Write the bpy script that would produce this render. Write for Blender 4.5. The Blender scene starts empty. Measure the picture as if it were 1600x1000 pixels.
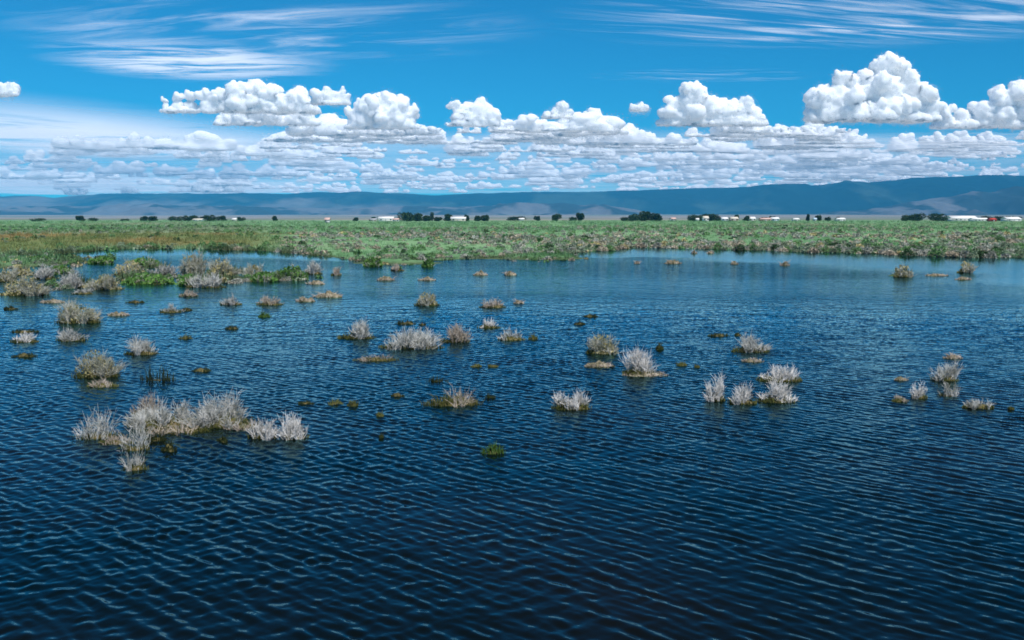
import bpy, math, random
import numpy as np
from mathutils import Vector

# ------------------------------------------------------------------ camera, sky, sun, exposure
scene = bpy.context.scene
COL = scene.collection
F, HC, HZ = 1555.6, 3.5, 340.0            # focal length and horizon row in photo pixels, eye height in metres
PITCH = math.atan((500 - HZ) / F)
cam_data = bpy.data.cameras.new('camera')
cam_data.lens, cam_data.sensor_width = 35.0, 36.0
cam_data.clip_start, cam_data.clip_end = 0.1, 400000
cam = bpy.data.objects.new('camera', cam_data)
COL.objects.link(cam)
cam.location = (0, 0, HC)
cam.rotation_euler = (math.pi / 2 - PITCH, 0, 0)
scene.camera = cam

SUN_EL = math.radians(57)
SUN_AZ = math.radians(150)                # clockwise from +Y (the view direction): behind and to the right
sun_vec = Vector((math.sin(SUN_AZ) * math.cos(SUN_EL), math.cos(SUN_AZ) * math.cos(SUN_EL), math.sin(SUN_EL)))
world = bpy.data.worlds.new('World')
scene.world = world
world.use_nodes = True
wn, wl = world.node_tree.nodes, world.node_tree.links
wn.clear()
sky = wn.new('ShaderNodeTexSky')
sky.sky_type = 'NISHITA'
sky.sun_disc = False
sky.sun_elevation, sky.sun_rotation = SUN_EL, SUN_AZ
sky.altitude, sky.air_density, sky.dust_density, sky.ozone_density = 2000, 1.0, 0.0, 3.0
tint = wn.new('ShaderNodeMix'); tint.data_type = 'RGBA'; tint.blend_type = 'MULTIPLY'
tint.inputs[0].default_value = 1.0
tint.inputs[7].default_value = (0.085, 0.73, 1.0, 1)
bg = wn.new('ShaderNodeBackground'); bg.inputs['Strength'].default_value = 0.098
wo = wn.new('ShaderNodeOutputWorld')
wl.new(sky.outputs[0], tint.inputs[6]); wl.new(tint.outputs[2], bg.inputs[0]); wl.new(bg.outputs[0], wo.inputs[0])
sd = bpy.data.lights.new('sun', 'SUN')
sd.energy, sd.angle, sd.color = 5.0, math.radians(0.53), (1.0, 0.955, 0.90)
sun = bpy.data.objects.new('sun', sd); COL.objects.link(sun)
sun.location = (20, -30, 60)
sun.rotation_euler = (-sun_vec).to_track_quat('-Z', 'Y').to_euler()

vs = scene.view_settings
vs.view_transform, vs.look, vs.exposure, vs.gamma = 'Standard', 'None', 0.18, 1.0
vs.use_curve_mapping = False
cy = scene.cycles
cy.use_denoising = True
cy.max_bounces, cy.diffuse_bounces, cy.glossy_bounces, cy.transmission_bounces = 8, 3, 3, 4
cy.transparent_max_bounces, cy.volume_bounces = 24, 0
cy.caustics_reflective = cy.caustics_refractive = False
cy.sample_clamp_indirect = 4.0
cy.filter_width = 1.7

# ------------------------------------------------------------------ helpers
def at(px, py, z=0.0):
    """where the sight line through a photo pixel meets the level z"""
    xc, yc = (px - 800) / F, (500 - py) / F
    c, s = math.cos(PITCH), math.sin(PITCH)
    d = (xc, c + s * yc, -s + c * yc)
    t = (HC - z) / -d[2]
    return Vector((d[0] * t, d[1] * t, z))

def at_d(px, py, D):
    """the point on that sight line at forward distance D"""
    xc, yc = (px - 800) / F, (500 - py) / F
    c, s = math.cos(PITCH), math.sin(PITCH)
    d = (xc, c + s * yc, -s + c * yc)
    t = D / d[1]
    return Vector((d[0] * t, D, HC + d[2] * t))

def _h(*a):
    v = np.zeros(np.broadcast(*a).shape, dtype=np.uint32)
    for k, x in zip((374761393, 668265263, 2246822519, 3266489917), a):
        v = v + np.asarray(x).astype(np.int64).astype(np.uint32) * np.uint32(k)
    v = (v ^ (v >> np.uint32(13))) * np.uint32(1274126177)
    v = (v ^ (v >> np.uint32(15))) * np.uint32(2246822519)
    return ((v ^ (v >> np.uint32(16))) & np.uint32(0xffffff)).astype(np.float64) / 0xffffff * 2 - 1

def noise2(x, y, seed=0):
    xi, yi = np.floor(x), np.floor(y)
    fx, fy = x - xi, y - yi
    fx, fy = fx * fx * (3 - 2 * fx), fy * fy * (3 - 2 * fy)
    s = np.full(np.shape(xi), seed)
    a, b = _h(xi, yi, s), _h(xi + 1, yi, s)
    c, d = _h(xi, yi + 1, s), _h(xi + 1, yi + 1, s)
    return (a * (1 - fx) + b * fx) * (1 - fy) + (c * (1 - fx) + d * fx) * fy

def fbm2(x, y, oct=4, seed=0):
    t, amp = 0, 1.0
    for o in range(oct):
        t = t + amp * noise2(x * 2 ** o + 17.3 * o, y * 2 ** o - 9.1 * o, seed + o)
        amp *= 0.5
    return t

def noise3(p, seed=0):
    i = np.floor(p); f = p - i
    f = f * f * (3 - 2 * f)
    s = np.full(len(p), seed)
    r = 0
    for dx in (0, 1):
        for dy in (0, 1):
            for dz in (0, 1):
                w = (f[:, 0] if dx else 1 - f[:, 0]) * (f[:, 1] if dy else 1 - f[:, 1]) * (f[:, 2] if dz else 1 - f[:, 2])
                r = r + w * _h(i[:, 0] + dx, i[:, 1] + dy, i[:, 2] + dz, s)
    return r

def sstep(a, b, x):
    t = np.clip((x - a) / (b - a), 0, 1)
    return t * t * (3 - 2 * t)

def mesh_np(name, V, faces, smooth=False):
    """faces: int array (n, k)"""
    me = bpy.data.meshes.new(name)
    V = np.asarray(V, dtype=np.float32); faces = np.asarray(faces, dtype=np.int32)
    n, k = faces.shape
    me.vertices.add(len(V)); me.vertices.foreach_set('co', V.ravel())
    me.loops.add(n * k); me.loops.foreach_set('vertex_index', faces.ravel())
    me.polygons.add(n); me.polygons.foreach_set('loop_start', np.arange(0, n * k, k, dtype=np.int32))
    if smooth:
        me.polygons.foreach_set('use_smooth', np.ones(n, dtype=bool))
    me.update(calc_edges=True)
    return me

def set_color(me, name, rgb):
    a = me.color_attributes.new(name, 'FLOAT_COLOR', 'POINT')
    c = np.ones((len(me.vertices), 4), dtype=np.float32); c[:, :3] = rgb
    a.data.foreach_set('color', c.ravel())

def obj(name, me, m=None, parent=None, loc=None, label=None, cat=None, group=None, kind=None):
    o = bpy.data.objects.new(name, me)
    COL.objects.link(o)
    if m is not None and me is not None and not me.materials:
        me.materials.append(m)
    if parent: o.parent = parent
    if loc is not None: o.location = loc
    tag(o, label, cat, group, kind)
    return o

def tag(o, label=None, cat=None, group=None, kind=None):
    if label: o['label'] = label
    if cat: o['category'] = cat
    if group: o['group'] = group
    if kind: o['kind'] = kind

def grid_faces(nr, nc):
    i = np.arange((nr - 1) * (nc - 1)); r, c = i // (nc - 1), i % (nc - 1)
    a = r * nc + c
    return np.stack([a, a + 1, a + nc + 1, a + nc], 1)

def prisms(P0, P1, R0, R1):
    """three-sided tapered sticks between the points P0 and P1"""
    P0, P1 = np.asarray(P0, float), np.asarray(P1, float)
    d = P1 - P0
    d /= np.linalg.norm(d, axis=1, keepdims=True) + 1e-9
    ref = np.where(np.abs(d[:, 2:3]) > 0.9, np.array([[1., 0, 0]]), np.array([[0., 0, 1.]]))
    a = np.cross(d, ref); a /= np.linalg.norm(a, axis=1, keepdims=True) + 1e-9
    b = np.cross(d, a)
    V = np.empty((len(P0), 6, 3))
    for k in range(3):
        t = 2 * math.pi * k / 3
        o = a * math.cos(t) + b * math.sin(t)
        V[:, k] = P0 + o * np.reshape(R0, (-1, 1)); V[:, 3 + k] = P1 + o * np.reshape(R1, (-1, 1))
    q = np.array([[0, 1, 4, 3], [1, 2, 5, 4], [2, 0, 3, 5]])
    fc = (np.arange(len(P0))[:, None, None] * 6 + q[None]).reshape(-1, 4)
    return V.reshape(-1, 3), fc

def merge(parts):
    V, Fc, n = [], [], 0
    for v, f in parts:
        V.append(v); Fc.append(f + n); n += len(v)
    return np.concatenate(V), np.concatenate(Fc)

def ordinal(n):
    one = ['first', 'second', 'third', 'fourth', 'fifth', 'sixth', 'seventh', 'eighth', 'ninth', 'tenth', 'eleventh', 'twelfth', 'thirteenth', 'fourteenth',
           'fifteenth', 'sixteenth', 'seventeenth', 'eighteenth', 'nineteenth', 'twentieth']
    return one[n] if n < 20 else 'twenty-' + one[n - 20]

def bsdf(m): return m.node_tree.nodes['Principled BSDF']

def mat(name, stops, scale=3.0, rough=0.9, spec=0.1, detail=4, per_object=0.0, transl=0.0, coord='Object'):
    """rough natural surface: colours from a noise, with a small shift from object to object"""
    m = bpy.data.materials.new(name); m.use_nodes = True
    N, L = m.node_tree.nodes, m.node_tree.links
    b = bsdf(m)
    b.inputs['Roughness'].default_value = rough
    b.inputs['Specular IOR Level'].default_value = spec
    tc = N.new('ShaderNodeTexCoord'); nz = N.new('ShaderNodeTexNoise'); rp = N.new('ShaderNodeValToRGB')
    nz.inputs['Scale'].default_value = scale; nz.inputs['Detail'].default_value = detail
    L.new(tc.outputs[coord], nz.inputs['Vector'])
    e = rp.color_ramp.elements
    lo, hi = 0.32, 0.68
    for i, c in enumerate(stops):
        p = lo + (hi - lo) * i / max(1, len(stops) - 1)
        el = e[i] if i < 2 else e.new(p)
        el.position = p; el.color = (*c, 1)
    L.new(nz.outputs['Fac'], rp.inputs['Fac'])
    out = rp.outputs['Color']
    if per_object:
        oi = N.new('ShaderNodeObjectInfo'); mr = N.new('ShaderNodeMapRange'); hs = N.new('ShaderNodeHueSaturation')
        mr.inputs[3].default_value = 1 - per_object; mr.inputs[4].default_value = 1 + per_object
        L.new(oi.outputs['Random'], mr.inputs[0]); L.new(mr.outputs[0], hs.inputs['Value']); L.new(out, hs.inputs['Color'])
        out = hs.outputs['Color']
    L.new(out, b.inputs['Base Color'])
    if transl:
        tr = N.new('ShaderNodeBsdfTranslucent'); mx = N.new('ShaderNodeMixShader'); mx.inputs[0].default_value = transl
        L.new(out, tr.inputs[0]); L.new(b.outputs[0], mx.inputs[1]); L.new(tr.outputs[0], mx.inputs[2])
        L.new(mx.outputs[0], N['Material Output'].inputs[0])
    return m

def attr_mat(name, attr, rough=0.95, scale=0.0, amount=0.25, transl=0.0):
    m = bpy.data.materials.new(name); m.use_nodes = True
    N, L = m.node_tree.nodes, m.node_tree.links
    b = bsdf(m); b.inputs['Roughness'].default_value = rough; b.inputs['Specular IOR Level'].default_value = 0.08
    at_ = N.new('ShaderNodeAttribute'); at_.attribute_name = attr
    out = at_.outputs['Color']
    if scale:
        tc = N.new('ShaderNodeTexCoord'); nz = N.new('ShaderNodeTexNoise'); mr = N.new('ShaderNodeMapRange'); hs = N.new('ShaderNodeHueSaturation')
        nz.inputs['Scale'].default_value = scale; nz.inputs['Detail'].default_value = 8; nz.inputs['Roughness'].default_value = 0.7
        mr.inputs[1].default_value, mr.inputs[2].default_value = 0.3, 0.7
        mr.inputs[3].default_value, mr.inputs[4].default_value = 1 - amount, 1 + amount
        L.new(tc.outputs['Object'], nz.inputs['Vector']); L.new(nz.outputs['Fac'], mr.inputs[0])
        L.new(mr.outputs[0], hs.inputs['Value']); L.new(out, hs.inputs['Color']); out = hs.outputs['Color']
    L.new(out, b.inputs['Base Color'])
    if transl:
        tr = N.new('ShaderNodeBsdfTranslucent'); mx = N.new('ShaderNodeMixShader'); mx.inputs[0].default_value = transl
        L.new(out, tr.inputs[0]); L.new(b.outputs[0], mx.inputs[1]); L.new(tr.outputs[0], mx.inputs[2])
        L.new(mx.outputs[0], N['Material Output'].inputs[0])
    return m

# ------------------------------------------------------------------ the land
# far shore of the flooded meadow, from left to right (photo pixels)
SHORE = [(-1200, 392), (-300, 396), (0, 399), (90, 396), (130, 392), (200, 389), (300, 389), (420, 392), (500, 398), (550, 407), (600, 408),
         (680, 407), (760, 402), (830, 398), (900, 396), (950, 391), (1000, 387), (1080, 389), (1200, 392), (1330, 396), (1400, 398),
         (1500, 401), (1600, 404), (1900, 408), (2600, 415)]
_sp = [at(*p) for p in SHORE]
SU = np.array([p.x / p.y for p in _sp]); SY = np.array([p.y for p in _sp])
# ground that just breaks the surface inside the water: (px, py, half width px, half depth m, height)
ISLES = [(30, 412, 110, 9, .50), (110, 447, 60, 2.0, .42), (40, 457, 50, 1.5, .44), (225, 437, 60, 1.8, .50), (320, 441, 70, 1.8, .48),
         (440, 437, 60, 1.8, .50), (240, 417, 60, 2.5, .42), (855, 404, 60, 2.2, .50), (350, 426, 50, 2, .42), 
         (1465, 430, 22, .7, .43), (1405, 431, 28, .9, .43), (620, 411, 50, 1.5, .42)]
_is = [(at(px, py), hw, hd, hh) for px, py, hw, hd, hh in ISLES]

def land_h(x, y):
    x, y = np.asarray(x, float), np.asarray(y, float)
    yy = np.maximum(y, 20.0)
    u = x / yy
    ys = np.interp(u, SU, SY)
    s = y - ys
    h = 0.45 * np.tanh(s * 0.030) + 0.045 * fbm2(x * 0.13, y * 0.07, 4, 5) * sstep(-40, -5, s)
    h = np.where(s < 0, h * 1.0, h + 0.05 * fbm2(x * .4, y * .4, 3, 8) * np.clip(s / 20, 0, 1))
    h = np.where(y < 45, np.minimum(h, -0.35), h)
    for p, hw, hd, hh in _is:
        r = np.exp(-(((x - p.x) / (hw * p.y / F)) ** 2 + ((y - p.y) / hd) ** 2))
        h = h + hh * r * (1 + 0.25 * noise2(x * 1.3, y * 0.9, 11))
    near = sstep(6.5, 1.0, y + 0.25 * noise2(x * .5, y * .5, 3))
    h = h + near * (2.35 + 0.05 * fbm2(x * 1.5, y * 1.5, 3, 2))
    far = np.maximum(y - 1500, 0)
    h = h + 0.0045 * np.maximum(y - 3000, 0) * sstep(3000, 8000, y) + far * 0.0
    h = h + sstep(1200, 4000, y) * 3.0 * fbm2(x / 900, y / 900, 3, 21)
    return h

us = np.concatenate([np.linspace(-2.4, -0.66, 36, endpoint=False), np.linspace(-0.66, 0.66, 380), np.linspace(0.66, 2.2, 37)[1:]])
ys_ = np.concatenate([np.linspace(-60, 0, 14, endpoint=False), np.linspace(0, 12, 16, endpoint=False), np.linspace(12, 36, 10, endpoint=False),
                      np.linspace(36, 150, 230, endpoint=False), np.geomspace(150, 14000, 120)])
UU, YY = np.meshgrid(us, ys_)
XX = UU * np.maximum(YY, 60.0)
ZZ = land_h(XX, YY)

def ground_color(x, y):
    u = x / np.maximum(y, 60)
    px = 800 + u * F
    s = y - np.interp(u, SU, SY)
    n1 = fbm2(x * .05, y * .035, 4, 31); n2 = fbm2(x * .011, y * .007, 4, 41); n3 = fbm2(x * .4, y * .25, 3, 51)
    def C(*c): return np.array(c)[None, None, :]
    def mix(a, b, t): return a * (1 - t[..., None]) + b * t[..., None]
    c = mix(C(.105, .215, .095), C(.18, .305, .150), sstep(-.8, .8, n1 + n3 * .4))
    c = mix(c, C(.22, .215, .14), sstep(0.25, 1.0, n2 + .3 * n1) * .65)
    left = sstep(520, 380, px + 60 * n1)
    brown = sstep(2, 10, s) * sstep(105, 80, s + 10 * n1) * left
    c = mix(c, mix(C(.22, .165, .065), C(.13, .165, .06), sstep(-.5, .6, n1)), brown)
    mud = sstep(3, -1.0, s + 1.5 * n3) * sstep(-.2, .12, land_h(x, y) * -1 + .1)
    c = mix(c, C(.055, .060, .028), mud * .8)
    c = mix(c, C(.06, .05, .03), sstep(0.0, -.25, land_h(x, y)))
    plain = sstep(900, 1600, y)
    dry = mix(C(.24, .22, .19), C(.15, .18, .13), sstep(-.3, .5, fbm2(x / 700, y / 1500, 4, 61)))
    c = mix(c, dry, plain)
    return c

me = mesh_np('ground', np.stack([XX, YY, ZZ], -1).reshape(-1, 3), grid_faces(*XX.shape), True)
set_color(me, 'tint', ground_color(XX, YY).reshape(-1, 3))
obj('ground', me, attr_mat('meadow_soil', 'tint', .98, 2.2, .35), kind='structure')

# unseen pale plain added behind the mountains to bounce light onto far clouds
pu, py_ = np.meshgrid(np.linspace(-90000, 90000, 40), np.linspace(16500, 130000, 40))
me = mesh_np('bounce_plain', np.stack([pu, py_, 25 * fbm2(pu / 9000, py_ / 9000, 3, 7) - 20], -1).reshape(-1, 3), grid_faces(40, 40), True)
obj('bounce_plain', me, mat('bounce_plain_pale', [(.40, .37, .32), (.48, .44, .38)], .0003), kind='structure')

# ------------------------------------------------------------------ the water
rngw = np.random.default_rng(4)
def water_surface():
    wu = np.concatenate([np.linspace(-2.2, -.56, 30, endpoint=False), np.linspace(-.56, .56, 600), np.linspace(.56, 2.2, 31)[1:]])
    wy = np.concatenate([np.linspace(2.5, 6.5, 12, endpoint=False), np.geomspace(6.5, 48, 1050, endpoint=False), np.geomspace(48, 190, 120)])
    U, Y = np.meshgrid(wu, wy)
    X = U * np.maximum(Y, 6.0)
    gust = 0.90 + 0.28 * fbm2(X * .16, Y * .09, 3, 71)
    fade = sstep(48, 30, Y) * sstep(.60, .54, np.abs(U)) * np.clip(gust, .3, 1.3)
    Z = np.zeros_like(X)
    def train(az, spread, lam0, lam1, n, slope):
        nonlocal Z
        for i in range(n):
            lam = math.exp(rngw.uniform(math.log(lam0), math.log(lam1)))
            a = az + rngw.normal(0, spread)
            k = 2 * math.pi / lam
            ph = rngw.uniform(0, 6.283)
            amp = slope / k / math.sqrt(n) * 1.4
            # short waves are only built where the net is fine enough to carry them
            cut = sstep(lam * 460, lam * 230, Y)
            Z = Z + amp * cut * np.sin(k * (X * math.cos(a) + Y * math.sin(a)) + ph)
    train(math.radians(46), .19, .11, .32, 50, .145)
    train(math.radians(118), .22, .14, .32, 26, .052)
    train(math.radians(75), .9, .09, .20, 30, .045)
    Z = Z * fade
    me = mesh_np('water', np.stack([X, Y, Z], -1).reshape(-1, 3), grid_faces(*X.shape), True)
    s = Y - np.interp(X / np.maximum(Y, 6), SU, SY)
    lee = np.interp(800 + X / np.maximum(Y, 6) * F, [0, 480, 560, 870, 960, 1200, 1600], [24, 20, 3, 4, 26, 36, 38])     # width of the sheltered water off the bank
    calm = sstep(-.75, -1.15, (s + 5 * fbm2(X * .02, Y * .11, 3, 81)) / lee)
    streak = sstep(-.9, .9, fbm2(X * .035 + Y * .02, Y * .10, 3, 91))
    rip = (0.10 + 0.90 * calm) * (0.55 + 0.6 * streak) * (.20 + .80 * sstep(16, 42, Y))
    a = me.attributes.new('ripple', 'FLOAT', 'POINT')
    a.data.foreach_set('value', rip.ravel().astype(np.float32))
    return me

wm = bpy.data.materials.new('pond_water'); wm.use_nodes = True
N, L = wm.node_tree.nodes, wm.node_tree.links
N.remove(bsdf(wm))
body = N.new('ShaderNodeBsdfDiffuse'); shine = N.new('ShaderNodeBsdfGlossy'); fres = N.new('ShaderNodeFresnel'); surf = N.new('ShaderNodeMixShader')
shine.inputs['Color'].default_value = (.50, .92, 1.0, 1); shine.inputs['Roughness'].default_value = .045
fres.inputs['IOR'].default_value = 1.22
L.new(fres.outputs[0], surf.inputs[0]); L.new(body.outputs[0], surf.inputs[1]); L.new(shine.outputs[0], surf.inputs[2])
L.new(surf.outputs[0], N['Material Output'].inputs[0])
tc = N.new('ShaderNodeTexCoord')
def wnoise(rot, sc, scale, detail):
    mp = N.new('ShaderNodeMapping'); mp.inputs['Rotation'].default_value = (0, 0, rot); mp.inputs['Scale'].default_value = sc
    nz = N.new('ShaderNodeTexNoise'); nz.inputs['Scale'].default_value = scale; nz.inputs['Detail'].default_value = detail
    mp.inputs['Scale'].default_value = (1, 1, 1)
    m2 = N.new('ShaderNodeMapping'); m2.inputs['Scale'].default_value = sc
    L.new(tc.outputs['Object'], mp.inputs[0]); L.new(mp.outputs[0], m2.inputs[0]); L.new(m2.outputs[0], nz.inputs['Vector'])
    return nz.outputs['Fac']
at_ = N.new('ShaderNodeAttribute'); at_.attribute_name = 'ripple'
prev = None
for rot, sc, scale, det, dist in ((-.85, (1, .4, 1), 3.6, 3, .062), (-2.0, (1, .5, 1), 1.6, 2, .095), (-1.2, (1, .45, 1), .55, 2, .13), (.2, (1, .7, 1), 9.0, 2, .012)):
    bp = N.new('ShaderNodeBump'); bp.inputs['Distance'].default_value = dist
    L.new(at_.outputs['Fac'], bp.inputs['Strength'])
    L.new(wnoise(rot, sc, scale, det), bp.inputs['Height'])
    if prev: L.new(prev, bp.inputs['Normal'])
    prev = bp.outputs['Normal']
for n_ in (body, shine, fres): L.new(prev, n_.inputs['Normal'])
rp = N.new('ShaderNodeValToRGB')
rp.color_ramp.elements[0].position, rp.color_ramp.elements[0].color = .38, (.0006, .0034, .0036, 1)
rp.color_ramp.elements[1].position, rp.color_ramp.elements[1].color = .74, (.0058, .0046, .0026, 1)
L.new(wnoise(0, (1, 1, 1), .16, 3), rp.inputs[0]); L.new(rp.outputs[0], body.inputs['Color'])
obj('water', water_surface(), wm, kind='structure')

# ------------------------------------------------------------------ hills and mountains
RIDGE = [(-900, 312), (-300, 309), (0, 307), (40, 305), (62, 305), (92, 308), (130, 304), (165, 302), (300, 301), (400, 302), (450, 302), (500, 299), (530, 300),
         (560, 298), (605, 301), (680, 304), (740, 302), (800, 300), (860, 299), (950, 298), (1000, 296), (1050, 294), (1150, 292), (1240, 290),
         (1290, 288), (1318, 283), (1350, 284), (1400, 281), (1450, 277), (1500, 275), (1560, 273), (1600, 274), (1900, 272), (2600, 285)]
def hill_mesh(name, D0, D1, ridge, at_frac, nr, nc, rough, seed, gully):
    px = np.linspace(-900, 2500, nc)
    Ds = np.linspace(D0, D1, nr)
    P, D = np.meshgrid(px, Ds)
    X = (P - 800) / F * D
    t = (D - D0) / (D1 - D0)
    rp_ = np.interp(P, [r[0] for r in ridge], [r[1] for r in ridge])
    Dr = D0 + at_frac * (D1 - D0)
    top = (HZ - rp_) / F * Dr + HC                      # real height of the crest
    prof = np.where(t < at_frac, sstep(0, 1, (t / at_frac)) ** 1.1, 1 - .5 * sstep(0, 1, (t - at_frac) / (1 - at_frac)))
    g = fbm2(X / gully, D / (gully * 1.6), 5, seed)
    ridged = 1 - np.abs(fbm2(X / (gully * .6), D / (gully * 2.2), 4, seed + 9))
    Z = top * (prof + rough * g * np.sin(np.clip(t / at_frac, 0, 1) * math.pi) ** 1.0 * .8 + rough * .5 * (ridged - .6) * np.sin(np.clip(t / at_frac, 0, 1) * math.pi))
    Z = Z + 6 * fbm2(X / 160, D / 160, 3, seed + 3) * prof - 15
    return X, D, Z, t, P

def land_shape(name, XDZ, color, m):
    X, D, Z = XDZ
    me = mesh_np(name, np.stack([X, D, Z], -1).reshape(-1, 3), grid_faces(*X.shape), True)
    set_color(me, 'tint', color.reshape(-1, 3))
    return obj(name, me, m, kind='structure')

def mix3(a, b_, t): return np.array(a) * (1 - t[..., None]) + np.array(b_) * t[..., None]
hm = attr_mat('mountain_slope', 'tint', 1.0, .004, .3)
X, D, Z, t, P = hill_mesh('mountain', 11000, 16200, RIDGE, .66, 110, 1000, .24, 101, 900)
forest = sstep(-.45, .25, fbm2(X / 1700, D / 2600, 5, 131) + 1.3 * sstep(600, 1000, P) - .1 * sstep(640, 300, P) + 1.3 * (t / .66 - .55))
wood = mix3((.008, .024, .022), (.035, .060, .045), sstep(-.2, .7, fbm2(X / 520, D / 900, 4, 171)))
col = np.array((.135, .135, .125)) * (1 - np.clip(forest, 0, 1)[..., None]) + wood * np.clip(forest, 0, 1)[..., None]
land_shape('mountain', (X, D, Z), col, hm)
FOOT = [(-900, 322), (0, 322), (60, 320), (150, 321), (230, 318), (330, 320), (420, 321), (520, 324), (600, 322), (680, 321), (760, 320), (850, 318), (925, 319), (990, 327), (1040, 333),
        (1120, 335), (1270, 333), (1350, 328), (1400, 318), (1450, 309), (1500, 303), (1540, 306), (1600, 302), (1700, 298), (2500, 310)]
X, D, Z, t, P = hill_mesh('foothills', 7600, 11500, FOOT, .70, 110, 1100, .62, 201, 620)
brush = sstep(-.40, .25, fbm2(X / 240, D / 560, 5, 231) + .25 * sstep(1370, 1300, P) * sstep(1150, 1300, P))
col = mix3((.125, .130, .135), (.018, .036, .038), brush * .9)
land_shape('foothills', (X, D, Z), col, attr_mat('foothill_slope', 'tint', 1.0, .01, .25))

# ------------------------------------------------------------------ plants: materials
M_TWIG = mat('bare_twigs', [(.20, .205, .17), (.52, .525, .49), (.78, .77, .74)], 7, per_object=.14, transl=.15)
M_TWIGW = mat('bleached_twigs', [(.48, .47, .44), (.78, .76, .73), (.90, .88, .86)], 7, per_object=.06, transl=.15)
M_TWIGT = mat('tan_twigs', [(.24, .20, .15), (.46, .39, .32), (.64, .56, .48)], 7, per_object=.12, transl=.15)
M_TWIGY = mat('leafy_twigs', [(.20, .22, .13), (.44, .44, .35), (.66, .65, .58)], 6, per_object=.12, transl=.15)
M_MAT = mat('sodden_mat', [(.035, .035, .016), (.085, .075, .030), (.16, .125, .062)], 5, per_object=.2)
M_TANMAT = mat('dry_mat', [(.06, .058, .032), (.16, .14, .085), (.30, .26, .20)], 6, per_object=.15)
M_OLIVE = mat('olive_grass', [(.05, .065, .018), (.13, .14, .040), (.22, .20, .075)], 4, per_object=.2, transl=.2)
M_DARK = mat('dark_reed', [(.018, .028, .012), (.050, .065, .022)], 4, per_object=.2, transl=.2)
M_GREEN = mat('green_grass', [(.045, .11, .022), (.11, .20, .045)], 3, per_object=.2, transl=.25)

# ------------------------------------------------------------------ plants: shapes
def twig_parts(rng, w, h, n, lobes=1, spread=1.0, upright=.5, twigs=6, r=.0042):
    """fine stems rising in several uneven fans, each stem forked into twigs; w, h in metres"""
    m_ = 3 + 2 * lobes + int(rng.integers(0, 3))
    dp = min(w * .30, .45)
    fx = rng.uniform(-1, 1, m_); fy = rng.uniform(-1, 1, m_)
    fh = np.sqrt(np.maximum(1 - .85 * fx ** 2, .1)) * rng.uniform(.50, 1.0, m_); fh *= 1 / fh.max()
    fx, fy = fx * w * .34, fy * dp
    fw = w * rng.uniform(.10, .24, m_) * (1.5 if lobes == 1 else 1.1)
    wt = fw * fh; k = rng.choice(m_, n, p=wt / wt.sum())
    a = rng.uniform(0, 6.283, n); q = np.sqrt(rng.uniform(0, 1, n))
    ox, oy = q * np.cos(a), q * np.sin(a)
    bx, by = fx[k] + ox * fw[k] * .35, fy[k] + oy * fw[k] * .3
    base = np.stack([bx, by, np.full(n, -.05)], 1)
    hh = h * fh[k] * (1 - .45 * q ** 2 * (1 - upright * .5)) * rng.uniform(.45, 1.05, n)
    hh = np.where(rng.uniform(0, 1, n) < .18, hh * .5, hh)
    lean = .22 * (fx[k] / w)
    tip = np.stack([bx + ox * fw[k] * .75 * spread + lean * hh * 1.8 + rng.normal(0, .07 * h, n), by + oy * fw[k] * .6 + rng.normal(0, .07 * h, n), hh], 1)
    mid = base * .45 + tip * .55; mid[:, :2] = base[:, :2] * .66 + tip[:, :2] * .34
    mid += rng.normal(0, .06 * h, (n, 3)); mid[:, 2] = np.maximum(mid[:, 2], .02)
    A, B, RA, RB = [base, mid], [mid, tip], [np.full(n, r * 1.4), np.full(n, r * 1.0)], [np.full(n, r * 1.0), np.full(n, r * .45)]
    ln = np.linalg.norm(tip - mid, axis=1, keepdims=True)
    for j in range(twigs):
        fr = rng.uniform(-.3, .95, n)[:, None]
        s = mid * (1 - fr) + tip * fr
        d = (tip - mid) / (ln + 1e-6) + rng.normal(0, .5, (n, 3)); d[:, 2] = np.abs(d[:, 2]) * .8 + .25
        d /= np.linalg.norm(d, axis=1, keepdims=True)
        e = s + d * ln * rng.uniform(.2, .8, (n, 1))
        A.append(s); B.append(e); RA.append(np.full(n, r * .8)); RB.append(np.full(n, r * .35))
    return prisms(np.concatenate(A), np.concatenate(B), np.concatenate(RA), np.concatenate(RB))

def blade_parts(rng, w, dpt, h, n, r=.006, lean=.35):
    x = rng.uniform(-1, 1, n); y = rng.uniform(-1, 1, n)
    ok = x * x + y * y < 1; x, y = x[ok], y[ok]; n = len(x)
    base = np.stack([x * w / 2, y * dpt / 2, np.full(n, -.06)], 1)
    lump = noise2(x * w * 5 + n, y * dpt * 5, n)
    hh = h * rng.uniform(.3, 1.0, n) * (1 - .65 * (x * x + y * y)) * np.clip(.75 + .5 * lump, .2, 1.2)
    bend = rng.normal(0, lean, (n, 2)) * hh[:, None]
    mid = base + np.stack([bend[:, 0] * .35, bend[:, 1] * .35, hh * .6 + .06], 1)
    tip = base + np.stack([bend[:, 0], bend[:, 1], hh + .06], 1)
    return prisms(np.concatenate([base, mid]), np.concatenate([mid, tip]), np.r_[np.full(n, r), np.full(n, r * .8)], np.r_[np.full(n, r * .8), np.full(n, r * .25)])

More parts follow.
